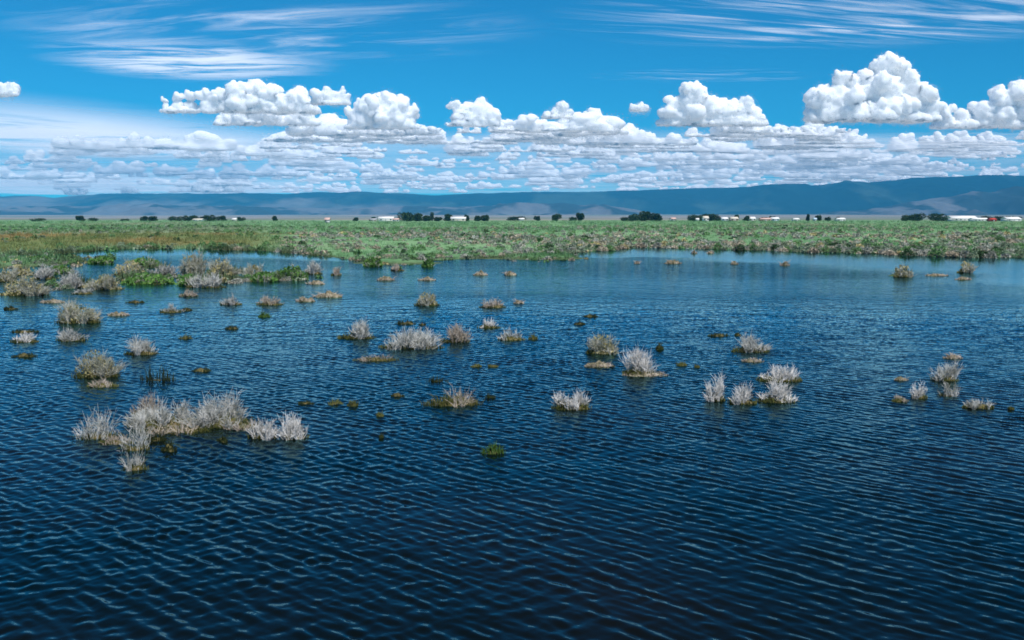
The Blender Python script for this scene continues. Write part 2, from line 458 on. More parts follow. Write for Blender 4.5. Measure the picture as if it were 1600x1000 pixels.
def mound_parts(rng, w, dpt, h, nr=7, nc=22):
    s = int(rng.integers(1e6))
    r = np.linspace(0, 1, nr)[:, None]; a = np.linspace(0, 2 * math.pi, nc, endpoint=False)[None]
    edge = 1 + .35 * fbm2(np.cos(a) * 1.7 + 9, np.sin(a) * 1.7 + s % 97, 3, s % 991)
    x = r * np.cos(a) * edge * w / 2; y = r * np.sin(a) * edge * dpt / 2
    z = (h + .07) * (1 - r ** 2.2) - .07 + h * .55 * fbm2(x * 9 + 3, y * 9, 3, s % 877) * (1 - r ** 3)
    V = np.stack([np.broadcast_to(x, z.shape), np.broadcast_to(y, z.shape), z], -1).reshape(-1, 3)
    fs = []
    for i in range(nr - 1):
        for j in range(nc):
            fs.append((i * nc + j, i * nc + (j + 1) % nc, (i + 1) * nc + (j + 1) % nc, (i + 1) * nc + j))
    return V, np.array(fs)

def leaf_dome(rng, n, w=1.0, h=.6, size=.10):
    """leafy cushion: n small leaf sprays through a dome, thicker towards its skin"""
    d = rng.normal(0, 1, (n, 3)); d[:, 2] = np.abs(d[:, 2]); d /= np.linalg.norm(d, axis=1, keepdims=True)
    rr = rng.uniform(.55, 1.0, n) ** .6
    lump = 1 + .30 * noise3(d * 2.3 + rng.uniform(0, 50), int(rng.integers(999)))
    c = d * (rr * lump)[:, None] * np.array([w / 2, w / 2, h]) + np.array([0, 0, .02])
    a = rng.normal(0, 1, (n, 3)); a[:, 2] += .8; a /= np.linalg.norm(a, axis=1, keepdims=True)
    b_ = np.cross(a, rng.normal(0, 1, (n, 3))); b_ /= np.linalg.norm(b_, axis=1, keepdims=True) + 1e-9
    s = size * rng.uniform(.6, 1.5, (n, 1))
    V = np.stack([c + a * s, c - a * s * .5 + b_ * s * .55, c - a * s * .5 - b_ * s * .55], 1).reshape(-1, 3)
    return V, np.arange(3 * n).reshape(-1, 3)

M_LEAF = mat('fresh_leaves', [(.055, .13, .030), (.12, .26, .06), (.20, .34, .09)], 3, per_object=.2, transl=.3)
M_LEAFY = mat('yellow_leaves', [(.20, .19, .08), (.38, .34, .16), (.50, .45, .28)], 3, per_object=.15, transl=.3)
def pond_plant(name, kind, px, py, w, h, label, cat='shrub', group=None, seed=0, lobes=None):
    """a plant standing in the water; px, py is where its middle meets the water, w and h its size in photo pixels"""
    p = at(px, py); s = p.y / F
    W, Hh = w * s, h * s
    rng = np.random.default_rng(1000 + seed)
    root = obj(name, None, loc=p, label=label, cat=cat, group=group)
    root.empty_display_size = .2
    size = max(W, .25)
    fat = max(1.0, p.y / 19.0)                          # far plants get fewer, thicker stems
    dens = 1.0 / fat ** 1.3
    def part(nm, vf, m, smooth=False): obj(nm, mesh_np(nm, *vf, smooth), m, root, kind=None if nm == 'root_mat' else 'stuff')
    if kind in ('grey', 'white', 'tan', 'leafy'):
        m = {'grey': M_TWIG, 'white': M_TWIGW, 'tan': M_TWIGT, 'leafy': M_TWIGY}[kind]
        lb = lobes or max(1, int(round(W / max(Hh, .1) / 1.7)))
        n = int(np.clip(250 * size / .9 * dens * max(.8, Hh / .5), 50, 480))
        part('twigs', twig_parts(rng, W * .88, Hh * 1.0, n, lb, 1.0, .55 if kind == 'white' else .35, 7, .0042 * fat), m)
        part('root_mat', mound_parts(rng, W * .92, min(W * .5, .6), .03 + .10 * Hh), M_MAT, True)
        part('grass_base', blade_parts(rng, W * .98, min(W * .58, .8), .10 + .30 * Hh, int(210 * size * dens) + 40, .0065 * fat, .45), M_OLIVE)
        part('wet_stems', blade_parts(rng, W * .90, min(W * .62, .85), .09 + .22 * Hh, int(190 * size * dens) + 40, .0075 * fat, .35), M_DARK)
        if kind == 'leafy':
            v, f = leaf_dome(rng, int(260 * size * dens) + 60, W * .8, Hh * .86, .030 * fat)
            v[:, 1] *= .6
            part('foliage', (v, f), M_LEAFY)
    elif kind == 'sparse':
        n = int(np.clip(120 * size, 24, 200))
        part('twigs', twig_parts(rng, W, Hh, n, lobes or 3, 1.0, .9, 5, .0034 * fat), M_TWIG)
        part('root_mat', mound_parts(rng, W * .8, min(W * .4, .5), .045), M_MAT, True)
        part('grass_base', blade_parts(rng, W * .95, min(W * .5, .6), .18, int(140 * size) + 30, .006 * fat, .5), M_OLIVE)
    elif kind in ('tuft', 'green'):
        m = M_GREEN if kind == 'green' else M_OLIVE
        part('blades', blade_parts(rng, W, W * .6, Hh * 1.05, int(260 * size * dens) + 50, .0075 * fat, .4), m)
        part('root_mat', mound_parts(rng, W * .8, W * .45, .03), M_MAT, True)
    elif kind == 'dark':
        part('blades', blade_parts(rng, W, W * .5, Hh * 1.1, int(230 * size * dens) + 50, .0085 * fat, .3), M_DARK)
        part('root_mat', mound_parts(rng, W * .9, W * .45, .03 + .2 * Hh), M_MAT, True)
    elif kind == 'reeds':
        part('stems', blade_parts(rng, W, W * .4, Hh, int(90 * size) + 26, .0075 * fat, .16), M_DARK)
        part('root_mat', mound_parts(rng, W * .7, W * .3, .015), M_MAT, True)
    elif kind == 'mat':
        part('root_mat', mound_parts(rng, W, min(W * .55, 1.2), Hh * .55, 9, 30), M_TANMAT, True)
        part('grass_base', blade_parts(rng, W, min(W * .5, 1.1), Hh * .95, int(300 * size * dens) + 50, .007 * fat, .7), M_TWIGT)
        part('wet_edge', blade_parts(rng, W * 1.04, min(W * .6, 1.3), Hh * .35 + .03, int(200 * size * dens) + 40, .008 * fat, .5), M_DARK)
    elif kind == 'moss':
        part('root_mat', mound_parts(rng, W * .9, W * .35, .05, 8, 28), M_MAT, True)
        part('grass_base', blade_parts(rng, W, W * .4, Hh * .75, int(360 * size), .007, .45), M_OLIVE)
        part('twigs', twig_parts(rng, W * .9, Hh, 90, 5, .9, .8, 4, .004), M_TWIGT)
    elif kind == 'bush':
        v, f = leaf_dome(rng, int(700 * size * dens) + 160, W, Hh * .80, .040 * fat)
        v[:, 1] *= .6
        part('foliage', (v, f), M_LEAF)
        for nm, v in (('twigs', twig_parts(rng, W, Hh, int(110 * size * dens) + 30, lobes or 2, 1.0, .3, 6, .0048 * fat)),):
            part(nm, v, M_TWIGY)
        part('grass_base', blade_parts(rng, W, W * .6, Hh * .45, int(240 * size * dens) + 60, .008 * fat, .5), M_GREEN)
        part('root_mat', mound_parts(rng, W * .9, W * .5, .05), M_MAT, True)
    return root

PLANTS = [
 # front left drift
 ('brush_clump', 'sparse', 152, 683, 92, 46, 'sparse upright pale twigs at the left end of the front left drift'),
 ('brush_shrub', 'grey', 252, 664, 118, 46, 'wide grey twiggy shrub forming the middle of the front left drift'),
 ('brush_shrub', 'grey', 345, 663, 132, 48, 'wide grey twiggy shrub at the right end of the front left drift'),
 ('brush_shrub', 'tan', 228, 648, 50, 34, 'tan twiggy shrub at the back of the front left drift'),
 ('brush_clump', 'sparse', 212, 702, 60, 40, 'dark clump with a few pale stems in front of the front left drift'),
 ('grass_tuft', 'dark', 264, 704, 28, 18, 'small dark round tuft right in front of the front left drift', 'grass tuft'),
 ('brush_clump', 'sparse', 212, 733, 46, 34, 'olive tuft with two thin pale stems, nearest the viewer on the left'),
 ('grass_tuft', 'dark', 347, 690, 18, 15, 'tiny dark tuft between the front left drift and the twin white shrubs', 'grass tuft'),
 ('brush_shrub', 'white', 411, 684, 50, 36, 'left one of the twin white fan-shaped shrubs, front left', 'shrub', None, 1),
 ('brush_shrub', 'white', 459, 684, 48, 42, 'right one of the twin white fan-shaped shrubs, front left', 'shrub', None, 1),
 ('grass_mat', 'moss', 272, 674, 120, 17, 'dark olive growth along the waterline of the front left drift', 'grass mat'),
 ('grass_mat', 'moss', 372, 668, 84, 15, 'olive growth under the right end of the front left drift', 'grass mat'),
 ('grass_mat', 'moss', 182, 692, 60, 14, 'olive growth between the sparse twigs and the dark clump', 'grass mat'),
 ('grass_tuft', 'dark', 244, 688, 34, 16, 'dark tuft in the gap in front of the grey middle shrub', 'grass tuft'),
 # left, middle distance
 ('brush_shrub', 'leafy', 150, 588, 78, 42, 'bushy pale shrub on a dark base with a second mat in front, far left middle'),
 ('grass_mat', 'moss', 160, 604, 52, 14, 'dark mossy mat just in front of the bushy far left shrub', 'grass mat'),
 ('brush_shrub', 'grey', 221, 553, 58, 29, 'pale wispy shrub on a thin dark base behind the dark reeds'),
 ('reed_clump', 'reeds', 246, 594, 58, 42, 'clump of thin dark upright reeds left of centre', 'reeds'),
 ('grass_tuft', 'dark', 315, 580, 33, 9, 'row of low dark tufts right of the reed clump', 'grass tuft'),
 ('brush_shrub', 'grey', 113, 532, 50, 23, 'low rounded pale shrub at far left with dark underside'),
 ('brush_shrub', 'white', 38, 534, 46, 15, 'low white fringe of twigs near the left edge', 'shrub', None, 3),
 ('grass_tuft', 'dark', 38, 519, 46, 9, 'dark flat tuft behind the white fringe near the left edge', 'grass tuft'),
 ('grass_tuft', 'dark', 38, 557, 40, 8, 'dark flat tuft in front of the white fringe near the left edge', 'grass tuft'),
 ('brush_shrub', 'leafy', 122, 504, 78, 37, 'tall wispy yellowish grey shrub at left with a twin top', 'shrub', None, 2),
 ('grass_mat', 'mat', 186, 493, 34, 9, 'low tan mat right of the tall wispy left shrub', 'grass mat'),
 ('grass_mat', 'mat', 82, 473, 40, 8, 'thin tan mat behind the tall wispy left shrub', 'grass mat'),
 ('grass_tuft', 'dark', 18, 483, 24, 7, 'small dark tuft at the left edge below the leafy island', 'grass tuft'),
 ('brush_shrub', 'grey', 268, 488, 40, 14, 'low pale shrub on a dark mat, left of centre'),
 ('grass_tuft', 'dark', 292, 485, 20, 6, 'dark specks of tuft right of the low pale shrub left of centre', 'grass tuft'),
 ('brush_shrub', 'tan', 295, 463, 32, 14, 'small cream shrub in open water just below the leafy island'),
 ('grass_tuft', 'dark', 211, 473, 32, 6, 'thin dark tuft below the leafy island', 'grass tuft'),
 ('brush_shrub', 'grey', 361, 476, 36, 17, 'small thin grey shrub below the right part of the leafy island'),
 ('brush_shrub', 'tan', 421, 476, 46, 16, 'flat tan shrub on a dark line below the island right end'),
 ('grass_tuft', 'green', 414, 495, 22, 10, 'dark green tuft below the flat tan shrub', 'grass tuft'),
 ('grass_mat', 'mat', 477, 471, 30, 11, 'brown mat beside the flat tan shrub, on its right', 'grass mat'),
 ('grass_mat', 'mat', 512, 464, 46, 13, 'long tan mat right of the leafy island', 'grass mat'),
 ('grass_mat', 'mat', 494, 444, 30, 8, 'small tan mat at the right tip of the leafy island', 'grass mat'),
 ('grass_tuft', 'tuft', 290, 529, 22, 9, 'three small dark sprigs in open water left of the pale centre mound', 'grass tuft'),
 ('grass_tuft', 'dark', 363, 514, 22, 7, 'row of dark specks in open water above the sprigs', 'grass tuft'),
 # centre
 ('brush_shrub', 'grey', 557, 528, 64, 30, 'pinkish pale mounded shrub left of the wide grey centre shrub', 'shrub', None, 2),
 ('brush_shrub', 'grey', 642, 543, 112, 36, 'widest grey shrub in the centre of the water', 'shrub', None, 4),
 ('brush_shrub', 'tan', 712, 534, 50, 33, 'thin tan shrub joined to the right of the wide grey centre shrub'),
 ('grass_mat', 'moss', 588, 563, 76, 11, 'low brown mat in front of the wide grey centre shrub', 'grass mat'),
 ('grass_tuft', 'dark', 633, 506, 34, 9, 'dark flat tuft right behind the wide grey centre shrub', 'grass tuft'),
 ('grass_tuft', 'dark', 660, 508, 12, 5, 'tiny dark tuft right behind the wide grey centre shrub', 'grass tuft'),
 ('brush_shrub', 'leafy', 667, 477, 42, 21, 'dome shaped brown shrub with green middle, centre distance', 'shrub', None, 1),
 ('brush_shrub', 'tan', 769, 480, 44, 15, 'low cream mound shrub right of the dome shaped brown shrub'),
 ('brush_shrub', 'white', 764, 512, 38, 15, 'small white shrub on a dark line right of the wide grey centre shrub', 'shrub', None, 2),
 ('brush_shrub', 'grey', 799, 531, 46, 20, 'low pale shrub at right of centre with a small tuft beside it', 'shrub', None, 2),
 ('grass_tuft', 'tuft', 833, 530, 15, 11, 'small tuft right beside the low pale shrub right of centre', 'grass tuft'),
 ('grass_mat', 'mat', 810, 474, 18, 8, 'little brown mat right of the low cream mound', 'grass mat'),
 ('grass_mat', 'mat', 751, 430, 24, 9, 'left one of two small cream mats near the far bank, centre', 'grass mat'),
 ('grass_mat', 'mat', 797, 430, 20, 11, 'right one of two small cream mats near the far bank, centre', 'grass mat'),
 ('grass_mat', 'mat', 667, 438, 28, 7, 'flat tan mat in the distance above the dome shaped shrub', 'grass mat'),
 ('grass_mat', 'mat', 603, 438, 28, 8, 'flat grey mat in the distance, left of the flat tan one', 'grass mat'),
 ('brush_shrub', 'tan', 621, 423, 24, 14, 'small tan shrub off the far bank in the centre'),
 ('bank_shrub', 'bush', 582, 416, 30, 15, 'dark shrub standing at the water edge of the far bank, left of centre'),
 ('bank_shrub', 'bush', 668, 417, 18, 13, 'small dark shrub just off the far bank, centre'),
 ('grass_mat', 'moss', 706, 632, 96, 29, 'long mossy mat bristling with olive and tan tufts, centre front', 'grass mat'),
 ('grass_tuft', 'dark', 621, 619, 22, 10, 'dark tuft left of the bristling mossy mat', 'grass tuft'),
 ('reed_clump', 'reeds', 684, 596, 36, 10, 'three dark stubs behind the bristling mossy mat', 'reeds'),
 ('reed_clump', 'reeds', 767, 622, 20, 16, 'two dark stubs right of the bristling mossy mat', 'reeds'),
 ('grass_tuft', 'tuft', 744, 573, 18, 7, 'left one of two tiny tufts behind the mossy mat', 'grass tuft'),
 ('grass_tuft', 'tuft', 770, 573, 17, 9, 'right one of two tiny tufts behind the mossy mat', 'grass tuft'),
 ('grass_tuft', 'dark', 478, 631, 27, 10, 'dark tuft behind the twin white shrubs, leftmost of three', 'grass tuft'),
 ('grass_tuft', 'tuft', 525, 631, 26, 10, 'olive tuft, middle of the three right of the twin white shrubs', 'grass tuft'),
 ('grass_tuft', 'tuft', 551, 634, 18, 14, 'thin wispy tuft, rightmost of the three by the twin white shrubs', 'grass tuft'),
 ('grass_tuft', 'tuft', 594, 650, 12, 9, 'tiny olive tuft in the ripples left of the mossy mat', 'grass tuft'),
 ('reed_clump', 'reeds', 596, 684, 7, 13, 'single dark stub standing in the ripples', 'reeds'),
 ('grass_tuft', 'green', 770, 708, 40, 20, 'bright green tuft alone in the rippled foreground', 'grass tuft'),
 # right of centre
 ('brush_shrub', 'white', 892, 638, 68, 29, 'white fan-shaped shrub alone in front, right of centre', 'shrub', None, 2),
 ('brush_shrub', 'leafy', 940, 552, 56, 34, 'squarish grey shrub on three dark feet, right of centre', 'shrub', None, 2),
 ('brush_shrub', 'white', 999, 585, 58, 46, 'pale domed shrub in front of the squarish grey shrub', 'shrub', None, 1),
 ('grass_mat', 'mat', 1008, 586, 78, 9, 'tan mat spread round the foot of the pale domed shrub', 'grass mat'),
 ('grass_mat', 'mat', 938, 573, 46, 12, 'tan mat between the squarish shrub and the pale dome', 'grass mat'),
 ('grass_tuft', 'dark', 922, 495, 24, 7, 'dark flat tuft in open water behind the squarish shrub, upper one', 'grass tuft'),
 ('grass_tuft', 'dark', 905, 507, 22, 7, 'dark flat tuft in open water behind the squarish shrub, lower one', 'grass tuft'),
 ('grass_tuft', 'dark', 1031, 546, 13, 12, 'small dark tuft right of the pale domed shrub', 'grass tuft'),
 ('grass_tuft', 'tuft', 1066, 571, 18, 8, 'small brown tuft right of the tan mat under the pale dome', 'grass tuft'),
 ('grass_tuft', 'tuft', 1089, 574, 9, 6, 'tiny brown speck of tuft right of the small brown tuft', 'grass tuft'),
 ('brush_shrub', 'grey', 1172, 549, 66, 28, 'low mounded grey shrub by itself, right middle', 'shrub', None, 1),
 ('grass_mat', 'mat', 1176, 565, 35, 9, 'small cream mat in front of the mounded grey shrub', 'grass mat'),
 ('grass_tuft', 'dark', 1123, 525, 34, 7, 'thin dark tuft left behind the mounded grey shrub', 'grass tuft'),
 ('grass_tuft', 'dark', 1153, 524, 12, 5, 'tiny dark tuft just behind the mounded grey shrub', 'grass tuft'),
 ('brush_shrub', 'white', 1118, 626, 32, 46, 'narrow tall white shrub, leftmost of the white drift', 'shrub', None, 1),
 ('brush_shrub', 'white', 1160, 630, 48, 33, 'pale shrub in the middle of the white drift', 'shrub', None, 1),
 ('brush_shrub', 'white', 1214, 627, 70, 35, 'white shrub at the right end of the white drift', 'shrub', None, 2),
 ('brush_shrub', 'white', 1218, 594, 78, 26, 'wide white shrub behind the white drift', 'shrub', None, 3),
 # right edge
 ('brush_shrub', 'white', 1436, 622, 27, 27, 'bright white upright fan shrub near the right edge', 'shrub', None, 1),
 ('grass_mat', 'moss', 1406, 627, 30, 10, 'olive mat left of the bright white fan shrub', 'grass mat'),
 ('grass_mat', 'mat', 1408, 594, 22, 11, 'small brown mat behind the bright white fan shrub', 'grass mat'),
 ('brush_shrub', 'grey', 1476, 594, 46, 33, 'grey bushy shrub on a dark base near the right edge', 'shrub', None, 1),
 ('brush_clump', 'sparse', 1480, 618, 32, 26, 'pale drooping stems in front of the grey bushy right shrub'),
 ('grass_mat', 'mat', 1489, 560, 30, 13, 'rounded tan mat behind the grey bushy right shrub', 'grass mat'),
 ('brush_shrub', 'grey', 1528, 637, 52, 18, 'low grey shrub close to the right edge of the water', 'shrub', None, 2),
 ('grass_tuft', 'tuft', 1580, 640, 11, 9, 'pale tuft nearest the right edge of the picture', 'grass tuft'),
 ('brush_shrub', 'leafy', 1411, 433, 32, 20, 'green topped shrub on a flat mat off the far right bank', 'shrub', None, 1),
 ('grass_mat', 'mat', 1464, 431, 36, 6, 'flat brown mat off the far right bank, between two shrubs', 'grass mat'),
 ('brush_shrub', 'leafy', 1508, 426, 28, 18, 'pointed olive shrub off the far right bank', 'shrub', None, 1),
 ('grass_mat', 'mat', 1505, 437, 26, 6, 'small flat mat in front of the pointed olive shrub', 'grass mat'),
 ('grass_mat', 'mat', 1052, 412, 27, 10, 'round cream mound alone off the far bank, right of centre', 'grass mat'),
 ('grass_mat', 'mat', 1226, 415, 15, 10, 'small dark topped mound off the far bank, right', 'grass mat'),
 ('grass_mat', 'mat', 1148, 413, 12, 7, 'tiny brown mound off the far bank between two larger ones', 'grass mat'),
 ('grass_mat', 'mat', 995, 412, 10, 6, 'tiny brown speck of mound left of the round cream mound', 'grass mat'),
 ('grass_mat', 'mat', 1085, 396, 9, 7, 'reddish speck of mound close under the far bank', 'grass mat'),
 ('grass_mat', 'mat', 1110, 396, 11, 6, 'grey speck of mound close under the far bank', 'grass mat'),
 # leafy island, left distance
 ('island_shrub', 'leafy', 38, 461, 84, 32, 'front left shrub of the leafy island, grey with yellow tips', 'shrub', None, 3),
 ('island_shrub', 'grey', 108, 450, 42, 32, 'grey shrub of the island right of the yellow tipped one'),
 ('island_shrub', 'leafy', 166, 452, 60, 25, 'grey shrub with an ochre top in the island middle front'),
 ('island_shrub', 'grey', 128, 459, 34, 11, 'low pale shrub at the front edge of the island'),
 ('island_shrub', 'bush', 232, 443, 78, 18, 'low bright green bush along the front of the island'),
 ('island_shrub', 'leafy', 205, 430, 66, 25, 'tan and grey shrub behind the bright green bush'),
 ('island_shrub', 'bush', 226, 417, 52, 16, 'dark green bush at the back of the island, water behind'),
 ('island_shrub', 'leafy', 302, 436, 44, 44, 'tallest brown grey shrub of the island, with rounded top', 'shrub', None, 1),
 ('island_shrub', 'grey', 322, 449, 68, 24, 'grey low shrub at the front right of the tallest one'),
 ('island_shrub', 'leafy', 345, 432, 54, 28, 'olive shrub right of the tallest island shrub'),
 ('island_shrub', 'bush', 300, 446, 44, 18, 'green low bush at the foot of the tallest island shrub'),
 ('island_shrub', 'leafy', 398, 434, 40, 24, 'tan grey shrub at the right part of the island'),
 ('island_shrub', 'bush', 455, 437, 52, 25, 'bright green bush at the right end of the island'),
 ('island_shrub', 'bush', 412, 440, 40, 17, 'small green bush left of the bright green one at the island end'),
 ('island_shrub', 'grey', 490, 428, 30, 22, 'thin grey shrub just past the right end of the island'),
 ('island_shrub', 'tan', 525, 430, 18, 14, 'thin tan sprig with green foot past the island end'),
 ('island_shrub', 'bush', 94, 428, 40, 16, 'green bush in the back left of the island'),
 ('island_shrub', 'leafy', 36, 430, 44, 18, 'grey olive shrub at the back left edge of the island'),
 ('island_shrub', 'bush', 62, 412, 44, 14, 'dark green bush joining the island to the left bank'),
 ('island_shrub', 'bush', 158, 412, 40, 12, 'green bush rising from the back of the island by open water'),
 ('island_shrub', 'leafy', 8, 440, 40, 22, 'yellowish shrub cut by the left edge of the picture'),
 ('island_shrub', 'grey', 70, 436, 46, 22, 'pale grey shrub in the left middle of the island'),
 ('island_shrub', 'grey', 262, 430, 44, 20, 'pale grey shrub left behind the tallest island shrub'),
]
for i, r in enumerate(PLANTS):
    nm, kind, px, py, w, h, lab = r[:7]
    pond_plant(nm, kind, px, py, w, h, lab, r[7] if len(r) > 7 else 'shrub',
               {'grass_tuft': 'tufts in the flooded meadow', 'grass_mat': 'mats in the flooded meadow', 'brush_shrub': 'shrubs standing in the water',
                'brush_clump': 'shrubs standing in the water', 'island_shrub': 'shrubs of the leafy island', 'reed_clump': 'reeds in the flooded meadow',
                'bank_shrub': 'shrubs along the far bank'}[nm], i, r[9] if len(r) > 9 else None)

# ------------------------------------------------------------------ shrubs and grass of the far bank
SHRUB_COL = {'grey': (.35, .355, .30), 'tan': (.42, .365, .275), 'sage': (.20, .26, .17), 'green': (.13, .25, .095), 'dark': (.045, .095, .04), 'yellow': (.46, .40, .20)}
SHRUB_MAT = {k: mat('foliage_' + k, [tuple(x * .65 for x in c), c, tuple(min(1, x * 1.25) for x in c)], 4, per_object=.2, transl=.2) for k, c in SHRUB_COL.items()}
SHRUB_WORD = {'grey': 'grey sagebrush cushions', 'tan': 'dry tan shrubs', 'sage': 'grey green sagebrush', 'green': 'fresh green shrubs', 'dark': 'dark green shrubs', 'yellow': 'yellowish dry shrubs'}
rs = np.random.default_rng(77)
PROTO = {k: [] for k in SHRUB_COL}
for k in SHRUB_COL:
    for j in range(3):
        r_ = np.random.default_rng(500 + len(k) * 7 + j * 31)
        me = mesh_np('far_bank_shrub', *leaf_dome(r_, 330, 1, .62, .085)); me.materials.append(SHRUB_MAT[k])
        st = twig_parts(r_, .8, .5, 26, 1, 1, .3, 2, .012)
        ms = mesh_np('stems', *st); ms.materials.append(M_TWIGT)
        PROTO[k].append((me, ms))

def bank_points():
    out, tries = [], 0
    while len(out) < 13000 and tries < 90000:
        tries += 1
        px = rs.uniform(-260, 1860)
        u = (px - 800) / F
        ysh = np.interp(u, SU, SY)
        y = ysh * (1 + 2.6 * rs.uniform(0, 1) ** 1.6) - 2
        x = u * y
        out.append((px, x, y, y - ysh))
    for px, py, hw, n_ in ((20, 412, 120, 70), (855, 404, 60, 34), (60, 434, 80, 110), (230, 432, 80, 130), (350, 436, 75, 120), (440, 433, 45, 60), (130, 448, 60, 60), (620, 411, 50, 14), (100, 404, 60, 16)):
        for q in range(n_):
            p = at(px + rs.normal(0, hw * .55), py + rs.normal(0, 3 if py < 420 else 5.5))
            out.append((px + 1e4, p.x, p.y, 0))
    return np.array(out)
BP = bank_points()
BH = land_h(BP[:, 1], BP[:, 2])
dens = fbm2(BP[:, 1] * .06, BP[:, 2] * .03, 3, 301)
rows = []
for (px, x, y, s), z, dn in zip(BP, BH, dens):
    isle = px > 9000
    if z < (-.25 if isle else -0.03): continue
    left = px < 440 + 60 * dn
    if left and s < 85 + 12 * dn and rs.uniform() > .05 + (.10 if s < 12 else 0): continue   # open brown strip
    if not isle and rs.uniform() > .62 + .45 * dn: continue
    dist_mix = (y - 100) / 200
    if left: w_ = dict(green=.5, dark=.12, sage=.32, tan=.04, grey=.02, yellow=0)
    elif isle: w_ = dict(green=.26, dark=.04, sage=.26, tan=.10, grey=.26, yellow=.08)
    elif y < 112: w_ = dict(green=.17, dark=.05, sage=.34, tan=.15, grey=.26, yellow=.03)
    elif y < 210: w_ = dict(green=.08, dark=.03, sage=.22, tan=.32, grey=.30, yellow=.05)
    else: w_ = dict(green=.26, dark=.03, sage=.40, tan=.16, grey=.14, yellow=.01)
    k = list(w_)[int(rs.choice(len(w_), p=np.array(list(w_.values())) / sum(w_.values())))]
    size = rs.uniform(.42, 1.10) * (.7 if isle else 1) * (1 + .25 * dn) * (1.15 if k in ('dark', 'green') else 1)
    rows.append((size / y if abs(x / y + .0) < .525 else size / y * .01, x, y, max(z, -.02), size, k))
rows.sort(key=lambda r: -r[0])
BELOW = [(-999, 60, 'left edge'), (60, 250, 'left tree pair'), (250, 420, 'long left grove'), (420, 560, 'tiny meadow shed'), (560, 640, 'white farmhouse'), (640, 710, 'centre poplar'), (710, 790, 'cream barn'),
         (790, 880, 'squarish lone tree'), (880, 960, 'leaning lone tree'), (960, 1040, 'right centre grove'), (1040, 1130, 'grove with white sheds'), (1130, 1220, 'pink house'), (1220, 1330, 'right hamlet'),
         (1330, 1440, 'large right grove'), (1440, 1530, 'longest white barn'), (1530, 9999, 'right edge')]
bcell = {}
for i, (_, x, y, z, size, k) in enumerate(sorted(rows[:290], key=lambda r: r[1] / r[2])):
    me, ms = PROTO[k][i % 3]
    bl = [b_[2] for b_ in BELOW if b_[0] <= 800 + x / y * F < b_[1]][0]
    q = bcell[(bl, k)] = bcell.get((bl, k), -1) + 1
    blab = '%s from left of the far bank %s below the %s' % (ordinal(q), SHRUB_WORD[k], bl)
    root = obj('far_bank_shrub', None, loc=(x, y, z - .03), label=blab, cat='shrub', group='shrubs of the far bank')
    root.rotation_euler = (0, 0, rs.uniform(0, 6.28))
    hgt = rs.uniform(.6, .95) * (.85 if k == 'tan' else 1)
    root.scale = (size, size, size * hgt)
    obj('foliage', me, None, root, kind='stuff'); obj('stems', ms, None, root, kind='stuff')
# the rest of the brush, too many to count
lows = [leaf_dome(np.random.default_rng(900 + j), 46, 1, .6, .20) for j in range(10)]
def scatter(rows_, protos, colfun):
    V, Fc, C_, n = [], [], [], 0
    for x, y, z, size, hgt, c in rows_:
        v, f = protos[int(rs.integers(len(protos)))]
        a = rs.uniform(0, 6.28); ca, sa = math.cos(a), math.sin(a)
        vv = np.stack([(v[:, 0] * ca - v[:, 1] * sa) * size + x, (v[:, 0] * sa + v[:, 1] * ca) * size + y, v[:, 2] * size * hgt + z], 1)
        V.append(vv); Fc.append(f + n); n += len(v)
        C_.append(np.repeat(np.array(c)[None] * rs.uniform(.75, 1.2, (len(v) // 3, 1)), 3, axis=0))
    return np.concatenate(V), np.concatenate(Fc), np.concatenate(C_)
BRUSH = attr_mat('brush_foliage', 'tint', .95, 0, 0, .2)
V, Fc, C_ = scatter([(x, y, z - .03, s_, rs.uniform(.55, .95), np.array(SHRUB_COL[k]) * rs.uniform(.75, 1.25)) for _, x, y, z, s_, k in rows[290:]], lows, None)
me = mesh_np('sagebrush', V, Fc); set_color(me, 'tint', C_)
obj('sagebrush', me, BRUSH, label='mixed grey, tan and green brush covering the far bank', cat='brush', kind='stuff')
# meadow grass: low clumps on bank and field
def tuft_low(rng, n=16):
    x, y = rng.normal(0, .3, n), rng.normal(0, .3, n)
    a = rng.uniform(0, 6.28, n); wd = .05
    h = rng.uniform(.3, 1, n)
    B = np.stack([x, y, np.zeros(n)], 1); o = np.stack([np.cos(a) * wd, np.sin(a) * wd, np.zeros(n)], 1)
    T = B + np.stack([rng.normal(0, .25, n), rng.normal(0, .25, n), h], 1)
    return np.stack([B - o, B + o, T], 1).reshape(-1, 3), np.arange(3 * n).reshape(-1, 3)
gl = [tuft_low(np.random.default_rng(j)) for j in range(8)]
gr = []
for i in range(16000):
    px = rs.uniform(-260, 1860); u = (px - 800) / F
    y = np.interp(u, SU, SY) * (1 + 7.5 * rs.uniform(0, 1) ** 2.2) - 3
    gr.append((u * y, y))
for p, hw, hd, hh in _is[:9]:
    for q in range(int(60 + hw * 2)):
        gr.append((p.x + rs.normal(0, hw * p.y / F * .6), p.y + rs.normal(0, hd * .6)))
gr = np.array(gr); gz = land_h(gr[:, 0], gr[:, 1]); gc = ground_color(gr[None, :, 0], gr[None, :, 1])[0]
V, Fc, C_ = scatter([(x, y, z - .02, rs.uniform(.35, .8) * (1 + y / 400) * (.6 if y < 210 and x / y > -.22 else 1), rs.uniform(.5, 1.0), c * rs.uniform(.95, 1.6)) for (x, y), z, c in zip(gr, gz, gc) if z > -.02], gl, None)
me = mesh_np('meadow_grass', V, Fc); set_color(me, 'tint', C_)
obj('meadow_grass', me, BRUSH, label='green meadow grass on the flat land behind the water', cat='grass', kind='stuff')

